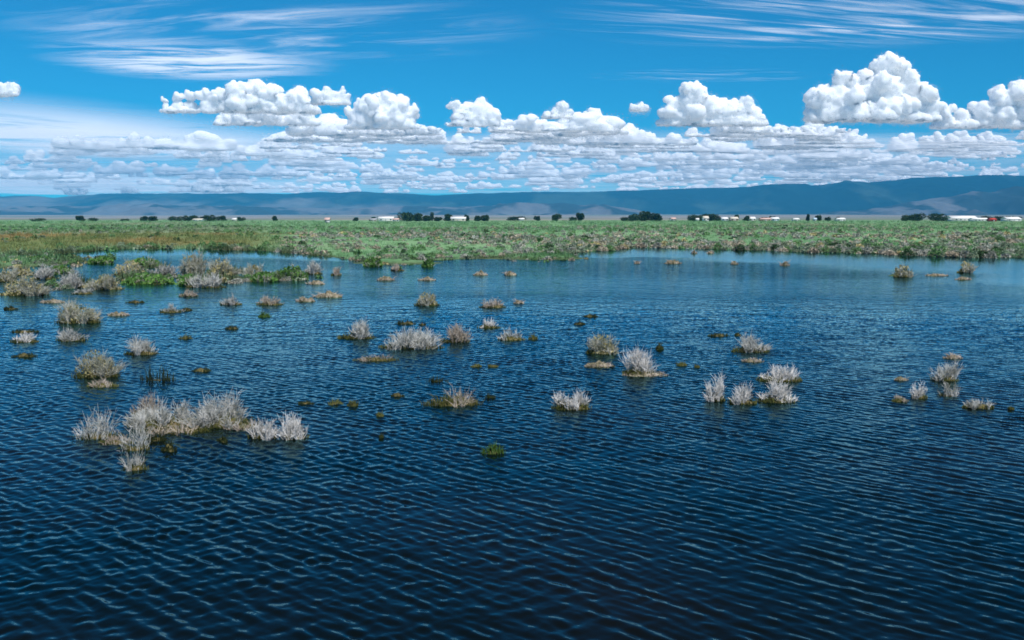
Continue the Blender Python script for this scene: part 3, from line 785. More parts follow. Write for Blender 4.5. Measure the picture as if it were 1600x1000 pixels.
# ------------------------------------------------------------------ far trees and farm buildings
LEAF = mat('tree_leaves', [(.012, .030, .014), (.025, .055, .022), (.045, .085, .032)], .5, per_object=.15, transl=.15)
BARK = mat('tree_bark', [(.06, .045, .035), (.13, .10, .08)], 2.0)
def make_tree(px, py0, w, top, D, label, name='broadleaf_tree', seed=0, shape='round'):
    s = D / F
    W, Hh = w * s, (py0 - top) * s
    p = at_d(px, py0, D); p.z = float(land_h(p.x, p.y)) - .1
    rng = np.random.default_rng(3000 + seed)
    root = obj(name, None, loc=p, label=label, cat='tree', group='trees along the far edge of the meadow')
    tr = [((0, 0, 0), (0.1, 0, Hh * .35), .045 * Hh, .03 * Hh), ((0.1, 0, Hh * .35), (0, .1, Hh * .8), .03 * Hh, .008 * Hh)]
    for j in range(4):
        a = rng.uniform(0, 6.28)
        tr.append(((0.1, 0, Hh * .3), (math.cos(a) * W * .3, math.sin(a) * W * .3, Hh * rng.uniform(.5, .7)), .02 * Hh, .006 * Hh))
    obj('trunk', mesh_np('trunk', *prisms([t[0] for t in tr], [t[1] for t in tr], [t[2] for t in tr], [t[3] for t in tr])), BARK, root)
    parts = []
    nl = 6 if shape == 'round' else 3
    for j in range(nl):
        k = rng.uniform(-.30, .30) * W if shape == 'round' else 0
        cz = Hh * ((rng.uniform(.38, .66) if j < 4 else .24) if shape == 'round' else .3 + .2 * j)
        rx = W * (rng.uniform(.18, .36) if shape == 'round' else .5); rz = min(Hh - cz, cz * 1.05) * rng.uniform(.62, 1.0)
        n = 260
        d = rng.normal(0, 1, (n, 3)); d /= np.linalg.norm(d, axis=1, keepdims=True)
        c = d * (rng.uniform(.25, 1, (n, 1)) ** .45) * (1 + .25 * noise3(d * 2 + j * 9, seed))[:, None] * np.array([rx, rx, rz]) + np.array([k, rng.uniform(-.25, .25) * W, cz])
        a = rng.normal(0, 1, (n, 3)); a /= np.linalg.norm(a, axis=1, keepdims=True)
        b_ = np.cross(a, rng.normal(0, 1, (n, 3))); b_ /= np.linalg.norm(b_, axis=1, keepdims=True) + 1e-9
        sz = .055 * min(W * 1.2, Hh) * rng.uniform(.7, 1.4, (n, 1)) + .12
        V = np.stack([c + a * sz, c - a * sz * .6 + b_ * sz * .7, c - a * sz * .6 - b_ * sz * .7], 1).reshape(-1, 3)
        parts.append((V, np.arange(3 * n).reshape(-1, 3)))
    obj('crown', mesh_np('crown', *merge(parts)), LEAF, root, kind='stuff')

TREES = [ # px, base, width, top, distance, label
 (58, 346.5, 26, 341, 800, 'low dark bush at the left end of the tree line'), (125, 347, 13, 337, 820, 'small lone tree near the left edge, left of two'),
 (144, 347, 18, 341, 820, 'small low tree near the left edge, right of two'), (226, 346, 13, 337.5, 840, 'left tree of the pair before the long grove'),
 (239, 346, 14, 337, 840, 'right tree of the pair before the long grove'), (196, 346, 16, 342, 840, 'low bush left of the tree pair'),
 (276, 346, 22, 337.5, 850, 'first tree from the left in the long dark left grove'), (293, 346, 22, 336.5, 850, 'second tree from the left in the long dark left grove'),
 (310, 346, 24, 335.5, 850, 'third tree from the left in the long dark left grove'), (328, 346, 24, 335, 850, 'fourth tree from the left in the long dark left grove'),
 (345, 346, 18, 337, 850, 'rightmost tree of the long dark left grove'), (376, 346, 14, 339, 860, 'small tree right of the long left grove'),
 (429, 346, 9, 337, 850, 'thin lone tree between the left grove and the centre farm'), (556, 345, 10, 338, 900, 'pale small tree left of the white farmhouse'),
 (582, 346, 14, 339, 880, 'low dark tree touching the left of the white farmhouse'),
 (636, 347, 28, 331.5, 830, 'largest round dark tree of the centre farm, left half'), (652, 347, 26, 333, 835, 'round dark tree, right half of the largest centre clump'),
 (666, 347, 16, 337, 835, 'smaller tree right of the largest centre clump'), (686, 347, 16, 339.5, 835, 'low tree right of the slender poplar'),
 (702, 347, 18, 335, 850, 'dark tree behind the long cream barn'), (729, 347, 9, 336, 835, 'narrow tree at the right end of the long cream barn'),
 (747, 346.5, 13, 336.5, 840, 'left tree of the pair right of the cream barn'), (758, 346.5, 13, 336, 840, 'right tree of the pair right of the cream barn'),
 (801, 344, 18, 337.5, 1000, 'left tree of the low far grove in the middle'), (815, 344, 18, 336.5, 1000, 'right tree of the low far grove in the middle'),
 (839, 345, 10, 337, 950, 'small tree between the far grove and the square tree'), (869, 346.5, 16, 334, 840, 'squarish lone dark tree in the middle'),
 (896, 346.5, 14, 339, 840, 'low bush at the left foot of the leaning tree'), (906, 346.5, 13, 332, 840, 'leaning lone tree right of the squarish one'),
 (977, 346, 20, 339, 840, 'low tree at the left end of the right centre grove'), (994, 346, 26, 334, 840, 'wide tree in the right centre grove'),
 (1008, 346, 17, 329, 842, 'tallest tree of the right centre grove'), (1024, 346, 24, 332, 838, 'round tree at the right end of the right centre grove'),
 (1084, 345.5, 22, 334.5, 860, 'left tree of the grove behind the white sheds'), (1102, 345.5, 26, 333.5, 862, 'middle tree of the grove behind the white sheds'),
 (1119, 345.5, 22, 333.5, 860, 'right tree of the grove behind the white sheds'), (1150, 344, 9, 333.5, 900, 'small tree behind the pink house'),
 (1165, 346.5, 11, 337, 840, 'dark small tree right of the pink house'), (1196, 343, 18, 336.5, 930, 'tree behind the tan sheds on the right'),
 (1208, 343, 14, 335, 930, 'dark tree behind the tan sheds, right one'), (1262, 345, 8, 333, 880, 'thin pointed tree in the right hamlet'),
 (1278, 346, 12, 335.5, 850, 'dark round tree in the right hamlet'), (1294, 345.5, 12, 338.5, 860, 'low tree in the right hamlet'),
 (1308, 345, 9, 337.5, 880, 'small dark tree behind the white shed of the hamlet'),
 (1417, 345.5, 20, 335, 840, 'left low tree of the large right grove'), (1434, 345.5, 28, 331.5, 842, 'middle tree of the large right grove'),
 (1463, 345.5, 28, 332, 840, 'round right tree of the large right grove'), (1541, 345, 18, 336.5, 900, 'dark tree behind the long white barn'),
 (1562, 344, 26, 336, 930, 'tree between the two white barns at the right'), (1586, 344, 26, 336, 930, 'rightmost tree, behind the right white barn'),
]
for i, (px, b0, w, top, D, lab) in enumerate(TREES):
    make_tree(px, b0, w, top, D, lab, seed=i)
make_tree(675, 347, 6.5, 331.5, 835, 'slender dark poplar in the centre farm', 'poplar_tree', 99, 'tall')

def box_np(x0, x1, y0, y1, z0, z1):
    V = np.array([(x, y, z) for z in (z0, z1) for x, y in ((x0, y0), (x1, y0), (x1, y1), (x0, y1))], float)
    return V, np.array([[0, 3, 2, 1], [4, 5, 6, 7], [0, 1, 5, 4], [1, 2, 6, 5], [2, 3, 7, 6], [3, 0, 4, 7]])
def paint(name, c, rough=.6): return mat(name, [tuple(x * .88 for x in c), c], .8, rough, .3)
PAINT = {'white': paint('white_paint', (.80, .79, .76)), 'cream': paint('cream_paint', (.66, .60, .50)), 'pink': paint('pale_pink_paint', (.62, .42, .36)),
         'red': paint('red_paint', (.50, .06, .035)), 'blue': paint('pale_blue_paint', (.48, .62, .72)), 'tan': paint('tan_paint', (.46, .36, .26)), 'grey': paint('grey_metal', (.45, .46, .47), .4)}
GLASS = paint('window_glass', (.03, .04, .05), .15)
def building(name, px, base, w, h, wall, roof, label, cat, D=830, roof_frac=.4, depth=8, turn=0, windows=2):
    s = D / F; W, Hh = w * s, h * s
    p = at_d(px, base, D); p.z = float(land_h(p.x, p.y))
    root = obj(name, None, loc=p, label=label, cat=cat, group='farm buildings beyond the meadow')
    root.rotation_euler = (0, 0, math.radians(turn))
    hw = Hh * (1 - roof_frac)
    obj('wall', mesh_np('wall', *box_np(-W / 2, W / 2, 0, depth, -.3, hw)), PAINT[wall], root)
    e = .35
    V = np.array([(-W / 2 - e, -e, hw - .05), (W / 2 + e, -e, hw - .05), (W / 2 + e, depth / 2, Hh), (-W / 2 - e, depth / 2, Hh), (W / 2 + e, depth + e, hw - .05), (-W / 2 - e, depth + e, hw - .05)])
    V = np.concatenate([V, V + np.array([0, 0, .18])])
    fc = np.array([[0, 3, 2, 1], [3, 5, 4, 2], [6, 7, 8, 9], [9, 8, 10, 11], [0, 1, 7, 6], [4, 5, 11, 10], [1, 2, 8, 7], [2, 4, 10, 8], [3, 0, 6, 9], [5, 3, 9, 11]])
    obj('roof', mesh_np('roof', V, fc), PAINT[roof], root)
    # gable ends
    G = np.array([(-W / 2 + .01, 0, hw - .02), (-W / 2 + .01, depth, hw - .02), (-W / 2 + .01, depth / 2, Hh - .1), (W / 2 - .01, 0, hw - .02), (W / 2 - .01, depth, hw - .02), (W / 2 - .01, depth / 2, Hh - .1)])
    obj('gable', mesh_np('gable', G, np.array([[0, 2, 1], [3, 4, 5]])), PAINT[wall], root)
    obj('door', mesh_np('door', *box_np(-.5, .5, -.06, .02, -.2, min(2.0, hw * .85))), PAINT['grey'], root)
    for j in range(windows):
        x = (-.33 + .66 * j / max(1, windows - 1)) * W
        obj('window', mesh_np('window', *box_np(x - .55, x + .55, -.05, .02, hw * .42, hw * .78)), GLASS, root)

BUILD = [
 ('shed', 511, 349.5, 7, 7.5, 'white', 'pink', 'tiny white shed with a reddish roof in the open meadow, left of centre', 'shed', 590, .4, 3, 0, 1),
 ('farmhouse', 603, 348, 23, 7, 'white', 'white', 'white farmhouse left of the largest centre trees', 'house'),
 ('shed', 618, 348.5, 9, 4.5, 'white', 'pink', 'small white shed beside the farmhouse under the centre trees', 'shed', 815),
 ('shed', 583, 347, 9, 4, 'cream', 'grey', 'cream shed at the left of the white farmhouse', 'shed', 850),
 ('barn', 716, 347.5, 23, 7, 'cream', 'white', 'long cream barn among the centre trees', 'barn'),
 ('shed', 815, 345.5, 8, 4, 'white', 'white', 'small white shed before the low far grove', 'shed', 960),
 ('shed', 1052.5, 345.5, 7, 5.5, 'white', 'pink', 'white shed alone right of the right centre grove', 'shed', 850),
 ('shed', 1090, 346.5, 4, 4.5, 'white', 'white', 'tiny white shed before the grove, left of the taller one', 'shed', 830, .4, 3, 0, 1),
 ('house', 1103.5, 348, 7.5, 8, 'white', 'cream', 'taller white house before the middle grove', 'house', 810),
 ('shed', 1133, 345.5, 9, 6, 'blue', 'white', 'pale blue shed right of the grove with white sheds', 'shed', 850),
 ('house', 1148, 346, 11, 6.5, 'pink', 'cream', 'pink house with a small tree behind', 'house', 840),
 ('house', 1176, 346.5, 9, 6.5, 'cream', 'white', 'cream house right of the dark small tree', 'house', 838),
 ('shed', 1197, 346, 16, 5, 'tan', 'pink', 'long tan shed with pinkish roof right of the cream house', 'shed', 840),
 ('shed', 1212, 345.5, 11, 6, 'blue', 'white', 'pale blue shed at the right end of the tan shed', 'shed', 845),
 ('shed', 1245, 345.5, 8, 4.5, 'white', 'white', 'small white shed alone between two hamlets', 'shed', 850),
 ('shed', 1274, 345.5, 4, 5, 'white', 'blue', 'tiny white shed among the hamlet trees', 'shed', 840, .4, 3, 0, 1),
 ('barn', 1315, 345.5, 12, 5, 'white', 'white', 'bright white shed at the right end of the hamlet', 'shed', 850),
 ('barn', 1508, 345, 40, 8, 'white', 'white', 'longest white barn on the right, behind the meadow', 'barn', 850, .5, 14, 0, 5),
 ('barn', 1533, 346, 24, 5, 'white', 'white', 'lower white barn joined to the right of the longest one', 'barn', 835, .4, 10, 0, 4),
 ('barn', 1585, 345.5, 22, 6.5, 'white', 'white', 'white barn at the right edge of the picture', 'barn', 845, .5, 12, 0, 3),
 ('shed', 1553, 347.5, 8, 5, 'red', 'red', 'small red shed between the white barns', 'shed', 800),
 ('shed', 308, 346.5, 14, 4, 'white', 'cream', 'pale shed under the long dark left grove', 'shed', 835),
 ('shed', 366, 346.5, 6, 4.5, 'cream', 'white', 'tiny cream shed right of the long left grove', 'shed', 835, .4, 3, 0, 1),
]
for r in BUILD: building(*r)

# ------------------------------------------------------------------ clouds
def cloud_material(name, fade=3.0):
    m = bpy.data.materials.new(name); m.use_nodes = True
    N, L = m.node_tree.nodes, m.node_tree.links
    b = bsdf(m)
    b.inputs['Base Color'].default_value = (.985, .985, .985, 1); b.inputs['Roughness'].default_value = 1; b.inputs['Specular IOR Level'].default_value = 0
    b.inputs['Subsurface Weight'].default_value = 1.0
    b.inputs['Subsurface Radius'].default_value = (1, 1, 1)
    b.inputs['Subsurface Scale'].default_value = 320
    b.inputs['Subsurface Anisotropy'].default_value = .3
    tp = N.new('ShaderNodeBsdfTransparent'); m2 = N.new('ShaderNodeMixShader')
    tc = N.new('ShaderNodeTexCoord'); sx = N.new('ShaderNodeSeparateXYZ'); nz = N.new('ShaderNodeTexNoise')
    mp = N.new('ShaderNodeMapping'); mp.inputs['Scale'].default_value = (.05, .05, .11)
    nz.inputs['Scale'].default_value = 1.0; nz.inputs['Detail'].default_value = 6; nz.inputs['Roughness'].default_value = .65
    L.new(tc.outputs['Object'], sx.inputs[0]); L.new(tc.outputs['Object'], mp.inputs[0]); L.new(mp.outputs[0], nz.inputs['Vector'])
    ma = N.new('ShaderNodeMath'); ma.operation = 'MULTIPLY_ADD'; ma.inputs[1].default_value = 34
    L.new(nz.outputs['Fac'], ma.inputs[0]); L.new(sx.outputs['Z'], ma.inputs[2])
    mr = N.new('ShaderNodeMapRange'); mr.inputs[1].default_value = 12; mr.inputs[2].default_value = 12 + fade * 2
    mr.interpolation_type = 'SMOOTHSTEP'
    L.new(ma.outputs[0], mr.inputs[0])
    L.new(mr.outputs[0], m2.inputs[0]); L.new(tp.outputs[0], m2.inputs[1]); L.new(b.outputs[0], m2.inputs[2])
    L.new(m2.outputs[0], N['Material Output'].inputs[0])
    return m
CLOUD = cloud_material('cumulus')
FARCLOUD = bpy.data.materials.new('far_cumulus'); FARCLOUD.use_nodes = True
_b = bsdf(FARCLOUD)
_b.inputs['Base Color'].default_value = (.985, .985, .985, 1); _b.inputs['Roughness'].default_value = 1; _b.inputs['Specular IOR Level'].default_value = 0
_b.inputs['Subsurface Weight'].default_value = 1.0; _b.inputs['Subsurface Radius'].default_value = (1, 1, 1); _b.inputs['Subsurface Scale'].default_value = 320

def cloud_mesh(name, lobes, seed, voxel=2.6, puff=1.0, depth=1.0):
    """lobes: (x, z, radius) in local units; each lobe carries smaller heads, all remeshed into one skin, then billowed"""
    import bmesh
    from mathutils import Matrix
    rng = np.random.default_rng(seed)
    bm = bmesh.new()
    def ball(x, y, z, r, sub=2, sq=1.0):
        bmesh.ops.create_icosphere(bm, subdivisions=sub, radius=r, matrix=Matrix.Translation((x, y, z)) @ Matrix.Diagonal((1, 1, sq, 1)))
    for x, z, r in lobes:
        y0 = rng.uniform(-.35, .35) * r * depth
        ball(x, y0, z, r * .80)
        for q in range(7):
            a, e = rng.uniform(0, 6.283), rng.uniform(-.35, 1.2)
            rr = r * rng.uniform(.26, .50)
            k = r * .80
            ball(x + k * math.cos(a) * math.cos(e), y0 + k * math.sin(a) * math.cos(e), max(z + k * math.sin(e) * .9, 0), rr, 2 if rr > 5 else 1)
        ball(x + rng.uniform(-.4, .4) * r, y0 + rng.uniform(-.3, .3) * r, z * .45, r * .82, 2, .8)
    x0, x1 = min(l[0] - l[2] * .6 for l in lobes), max(l[0] + l[2] * .6 for l in lobes)
    rm = sum(l[2] for l in lobes) / len(lobes)
    k = max(3, int((x1 - x0) / (rm * .7)))
    for q in range(k):                                  # the shared flat floor of the cloud
        ball(x0 + (x1 - x0) * (q + .5) / k, rng.uniform(-.3, .3) * rm, rm * .18, rm * rng.uniform(.6, .85), 2, .42)
    tmp = bpy.data.meshes.new('tmp'); bm.to_mesh(tmp); bm.free()
    o = bpy.data.objects.new('tmp', tmp); COL.objects.link(o)
    md = o.modifiers.new('r', 'REMESH'); md.mode = 'VOXEL'; md.voxel_size = voxel; md.use_smooth_shade = True
    dg = bpy.context.evaluated_depsgraph_get()
    me = bpy.data.meshes.new_from_object(o.evaluated_get(dg))
    bpy.data.objects.remove(o); bpy.data.meshes.remove(tmp)
    me.name = name
    n = len(me.vertices)
    co = np.empty(n * 3, np.float32); me.vertices.foreach_get('co', co); co = co.reshape(-1, 3).astype(float)
    no = np.empty(n * 3, np.float32); me.vertices.foreach_get('normal', no); no = no.reshape(-1, 3)
    d = 0
    for lam, amp in ((20, 5.0), (10, 2.8), (5.2, 1.4), (2.9, .7)):
        d = d + amp * (np.abs(noise3(co / lam + seed * 3.7, seed)) * 1.8 - .45)
    jit = np.stack([noise3(co / 7 + 50 + k_ * 31, seed + 5 + k_) for k_ in range(3)], 1)
    co = co + no * (d * puff)[:, None] + jit * 1.6 * puff
    low = co[:, 2] < 0
    co[low, 2] *= .22
    me.vertices.foreach_set('co', co.astype(np.float32).ravel())
    me.polygons.foreach_set('use_smooth', np.ones(len(me.polygons), bool))
    me.update()
    me.materials.append(CLOUD)
    return me

def wisp_mesh(me, seed, per=1.0, size=1.0):
    """torn shreds of mist close above the skin of a cloud, thick here and absent there"""
    rng = np.random.default_rng(seed)
    n = len(me.vertices)
    co = np.empty(n * 3, np.float32); me.vertices.foreach_get('co', co); co = co.reshape(-1, 3).astype(float)
    no = np.empty(n * 3, np.float32); me.vertices.foreach_get('normal', no); no = no.reshape(-1, 3)
    m_ = int(n * per)
    wt = np.where(co[:, 2] < 5, 3.0, 1.0); i = rng.choice(n, m_, p=wt / wt.sum())
    cl = np.clip(noise3(co[i] / 9 + 7, seed) * 1.2 + .35, 0, 1)
    c = co[i] + no[i] * (np.abs(rng.normal(0, 1, m_)) * cl * 3.6 * size - .3)[:, None] + rng.normal(0, .4, (m_, 3)) * np.array([1.3, 1, .5])
    a = rng.normal(0, 1, (m_, 3)) * np.array([1.6, 1, .7]); a /= np.linalg.norm(a, axis=1, keepdims=True)
    b_ = np.cross(a, rng.normal(0, 1, (m_, 3))); b_ /= np.linalg.norm(b_, axis=1, keepdims=True) + 1e-9
    s_ = rng.uniform(.30, 1.0, (m_, 1)) * size
    V = np.stack([c + a * s_, c - a * s_ * .5 + b_ * s_ * .5, c - a * s_ * .5 - b_ * s_ * .5], 1).reshape(-1, 3)
    w = mesh_np('wisps', V, np.arange(3 * m_).reshape(-1, 3)); w.materials.append(WISP)
    return w
WISP = bpy.data.materials.new('cloud_mist'); WISP.use_nodes = True
N, L = WISP.node_tree.nodes, WISP.node_tree.links
N.remove(bsdf(WISP))
_d, _t, _m = N.new('ShaderNodeBsdfDiffuse'), N.new('ShaderNodeBsdfTranslucent'), N.new('ShaderNodeMixShader')
_d.inputs[0].default_value = _t.inputs[0].default_value = (.97, .97, .97, 1); _m.inputs[0].default_value = .5
L.new(_d.outputs[0], _m.inputs[1]); L.new(_t.outputs[0], _m.inputs[2])
_p, _m2 = N.new('ShaderNodeBsdfTransparent'), N.new('ShaderNodeMixShader'); _m2.inputs[0].default_value = .42
L.new(_p.outputs[0], _m2.inputs[1]); L.new(_m.outputs[0], _m2.inputs[2]); L.new(_m2.outputs[0], N['Material Output'].inputs[0])

def hero(lobes, base, label, seed, D=None, voxel=2.0, puff=1.0, depth=1.0):
    cx = sum(l[0] for l in lobes) / len(lobes)
    D = D or 2300 * F / (HZ - base)
    me = cloud_mesh('cumulus_cloud', [(x - cx, base - y, r) for x, y, r in lobes], seed, voxel, puff, depth)
    o = obj('cumulus_cloud', me, None, None, at_d(cx, base, D), label, 'cloud', 'cumulus clouds')
    s = D / F; o.scale = (s, s, s)
    obj('wisps', wisp_mesh(me, seed, 1.6, 1.15), None, o, kind='stuff')

hero([(1382, 108, 25), (1352, 130, 20), (1309, 128, 15), (1335, 148, 27), (1378, 142, 30), (1415, 138, 24), (1441, 152, 20), (1290, 156, 24), (1271, 160, 15),
      (1320, 168, 27), (1370, 170, 28), (1420, 168, 26), (1452, 170, 18), (1300, 176, 20)], 190, 'tallest white cumulus tower at the upper right', 1)
hero([(1590, 152, 26), (1562, 160, 24), (1535, 174, 18), (1622, 165, 38), (1502, 184, 11), (1476, 180, 13), (1472, 170, 8), (1590, 180, 20), (1660, 170, 30)], 200, 'white cumulus cut by the right edge', 2)
hero([(1084, 152, 22), (1064, 166, 22), (1044, 178, 16), (1110, 166, 22), (1136, 172, 20), (1160, 170, 19), (1176, 181, 14), (1098, 182, 18)], 196, 'flat based white cumulus standing alone right of centre', 3)
hero([(870, 176, 9), (881, 169, 9), (888, 178, 7), (855, 180, 7)], 185, 'small white cumulus puff alone right of centre top', 4, None, 1.3, .6)
hero([(1000, 168, 8), (989, 167, 6), (1008, 169, 6)], 174, 'tiny cumulus puff left of the flat based cumulus', 5, None, 1.2, .5)
hero([(745, 172, 17), (756, 183, 16), (731, 176, 13), (714, 172, 11), (771, 180, 11), (704, 166, 7)], 197, 'white cumulus in the centre with a wisp on its left', 6)
hero([(600, 164, 19), (578, 172, 19), (620, 170, 19), (641, 178, 14), (555, 182, 14), (600, 186, 18), (630, 188, 14)], 201, 'rounded white cumulus left of centre', 7)
hero([(397, 139, 16), (372, 144, 16), (422, 146, 16), (346, 149, 13), (320, 151, 11), (279, 154, 8), (299, 152, 9), (258, 157, 6), (460, 154, 19), (442, 168, 20), (476, 168, 18), (484, 172, 13), (335, 160, 11), (380, 160, 16), (415, 162, 16)], 176, 'long white cumulus bank at the upper left', 8)
hero([(512, 150, 13), (530, 149, 11), (500, 153, 10), (540, 154, 8)], 163, 'white cumulus head at the right end of the left bank', 9)
hero([(400, 178, 17), (375, 181, 16), (352, 186, 11), (430, 181, 17), (458, 183, 15), (480, 185, 13)], 195, 'bright white cumulus under the left bank', 10)
hero([(8, 140, 11), (-8, 142, 10), (16, 134, 7), (25, 143, 5), (20, 141, 8)], 150, 'small white cumulus cut by the left edge', 11, None, 1.5, .7)
hero([(955, 209, 17), (925, 211, 16), (985, 213, 16), (1010, 217, 11), (900, 216, 9), (1050, 223, 12), (1076, 225, 9), (1030, 223, 8)], 226, 'wide flat cumulus below centre, right side', 12)
hero([(1300, 212, 14), (1275, 216, 12), (1330, 214, 12), (1346, 217, 7), (1255, 220, 8)], 224, 'flat cumulus under the tallest tower', 13)
hero([(1190, 208, 8), (1200, 206, 6), (1177, 211, 6)], 214, 'small cumulus under the flat based cumulus', 14, None, 1.3, .6)
hero([(825, 196, 13), (850, 205, 12), (800, 200, 11), (876, 212, 9), (860, 206, 8)], 219, 'ragged greyish cumulus right of the centre one', 15)
hero([(660, 212, 11), (640, 216, 10), (690, 214, 10), (715, 217, 9), (735, 220, 7)], 225, 'long low cumulus below the centre one', 16, None, 2.0, .7)
hero([(322, 286, 10), (308, 290, 8), (340, 289, 9), (358, 291, 8), (372, 294, 6)], 300, 'white cumulus rising behind the left mountains', 17, 74000, 1.6, .6)
hero([(118, 295, 6), (130, 298, 6), (105, 299, 5)], 304, 'small cumulus peeping over the mountains at left', 18, 80000, 1.1, .4)
hero([(193, 291, 5), (203, 295, 5), (212, 298, 4)], 301, 'tiny cumulus over the mountains right of the small left one', 19, 80000, 1.1, .4)
hero([(210, 218, 9), (232, 222, 7), (190, 224, 7)], 230, 'small cumulus in the left veil', 20, None, 1.5, .5)
hero([(60, 248, 10), (100, 250, 12), (130, 255, 10)], 262, 'hazy cumulus low at the left', 21, None, 1.8, .6)

rc = np.random.default_rng(12)
protos = []
for j in range(9):
    nl = int(rc.integers(4, 8))
    lob = [(rc.uniform(-26, 26), rc.uniform(3, 10) + 0, rc.uniform(6, 11)) for _ in range(nl)]
    lob.append((rc.uniform(-8, 8), rc.uniform(11, 17), rc.uniform(8, 11)))
    protos.append(cloud_mesh('distant_cumulus_cloud', lob, 40 + j, 1.9, .75))
small = []
pw = {p.name: wisp_mesh(p, 60 + j, 1.4, 1.2) for j, p in enumerate(protos)}
for i in range(900):
    if len(small) >= 290: break
    px = rc.uniform(-60, 1680)
    base = 204 + 92 * rc.uniform(0, 1) ** .85
    den = noise2(np.array([px / 130.]), np.array([base / 26.]), 55)[0]
    thin = .80 * sstep(420, 120, px) * (1 if base > 240 else .6) + .45 * sstep(1000, 1060, px) * sstep(1240, 1180, px) * (1 if base < 250 else .4)
    if rc.uniform() < thin or den < -.35: continue
    if base < 230 and not (470 < px < 1660): continue
    small.append((px, base))
OVER = [(-99, 180, 'the left edge'), (180, 400, 'the long left grove'), (400, 570, 'the thin lone left tree'), (570, 770, 'the centre farm'), (770, 940, 'the squarish lone tree'),
        (940, 1060, 'the right centre grove'), (1060, 1240, 'the small sheds'), (1240, 1390, 'the right hamlet'), (1390, 1480, 'the large right grove'), (1480, 1700, 'the white barns')]
ROWS = [(0, 228, 'topmost'), (228, 245, 'upper'), (245, 262, 'middle'), (262, 280, 'lower'), (280, 400, 'lowest')]
cell = {}
for px, base in sorted(small):
    ov = [o[2] for o in OVER if o[0] <= px < o[1]][0]; rw = [r[2] for r in ROWS if r[0] <= base < r[1]][0]
    k = cell[(ov, rw)] = cell.get((ov, rw), -1) + 1
    lab = '%s small cumulus from the left, %s row, above %s' % (ordinal(k), rw, ov)
    D = 2300 * F / (HZ - base)
    wpx = (24 + 66 * rc.uniform(0, 1) ** 1.6) * (1.15 - .5 * (base - 204) / 92)
    o = obj('distant_cumulus_cloud', protos[int(rc.integers(9))], None, None, at_d(px, base, D), lab, 'cloud', 'small cumulus of the cloud band')
    s = D / F * wpx / 60
    o.scale = (s * rc.uniform(.9, 1.5), s, s * rc.uniform(.6, 1.0))
    o.rotation_euler = (0, 0, rc.uniform(-.6, .6) + (math.pi if rc.uniform() < .5 else 0))
    obj('wisps', pw[o.data.name], None, o, kind='stuff')

# the rest of the far cumulus field, past counting
lowp = []
for j in range(7):
    lob = [(rc.uniform(-24, 24), rc.uniform(3, 9), rc.uniform(5, 10)) for _ in range(5)] + [(rc.uniform(-10, 10), rc.uniform(9, 16), rc.uniform(7, 10))]
    q = cloud_mesh('far_puff', lob, 140 + j, 3.4, .8)
    v = np.empty(len(q.vertices) * 3, np.float32); q.vertices.foreach_get('co', v)
    fc = np.array([list(p.vertices) if len(p.vertices) == 4 else list(p.vertices)[:3] + [p.vertices[0]] for p in q.polygons if len(p.vertices) == 4])
    lowp.append((v.reshape(-1, 3).astype(float), fc)); bpy.data.meshes.remove(q)
parts = []
for i in range(420):
    px = rc.uniform(60, 1680); base = 236 + 66 * rc.uniform(0, 1)
    if px < 420 and rc.uniform() < .65: continue
    D = 2300 * F / (HZ - base); p = at_d(px, base, D)
    v, fc = lowp[int(rc.integers(7))]
    sc_ = D / F * rc.uniform(14, 46) / 60; sg = 1 if rc.uniform() < .5 else -1
    parts.append((v * np.array([sc_ * sg * rc.uniform(.9, 1.6), sc_ * sg, sc_ * rc.uniform(.6, 1.1)]) + np.array(p), fc))
me = mesh_np('far_cloud_field', *merge(parts), True); me.materials.append(FARCLOUD)
obj('far_cloud_field', me, None, label='crowd of tiny white cumulus low over the mountains', cat='clouds', kind='stuff')

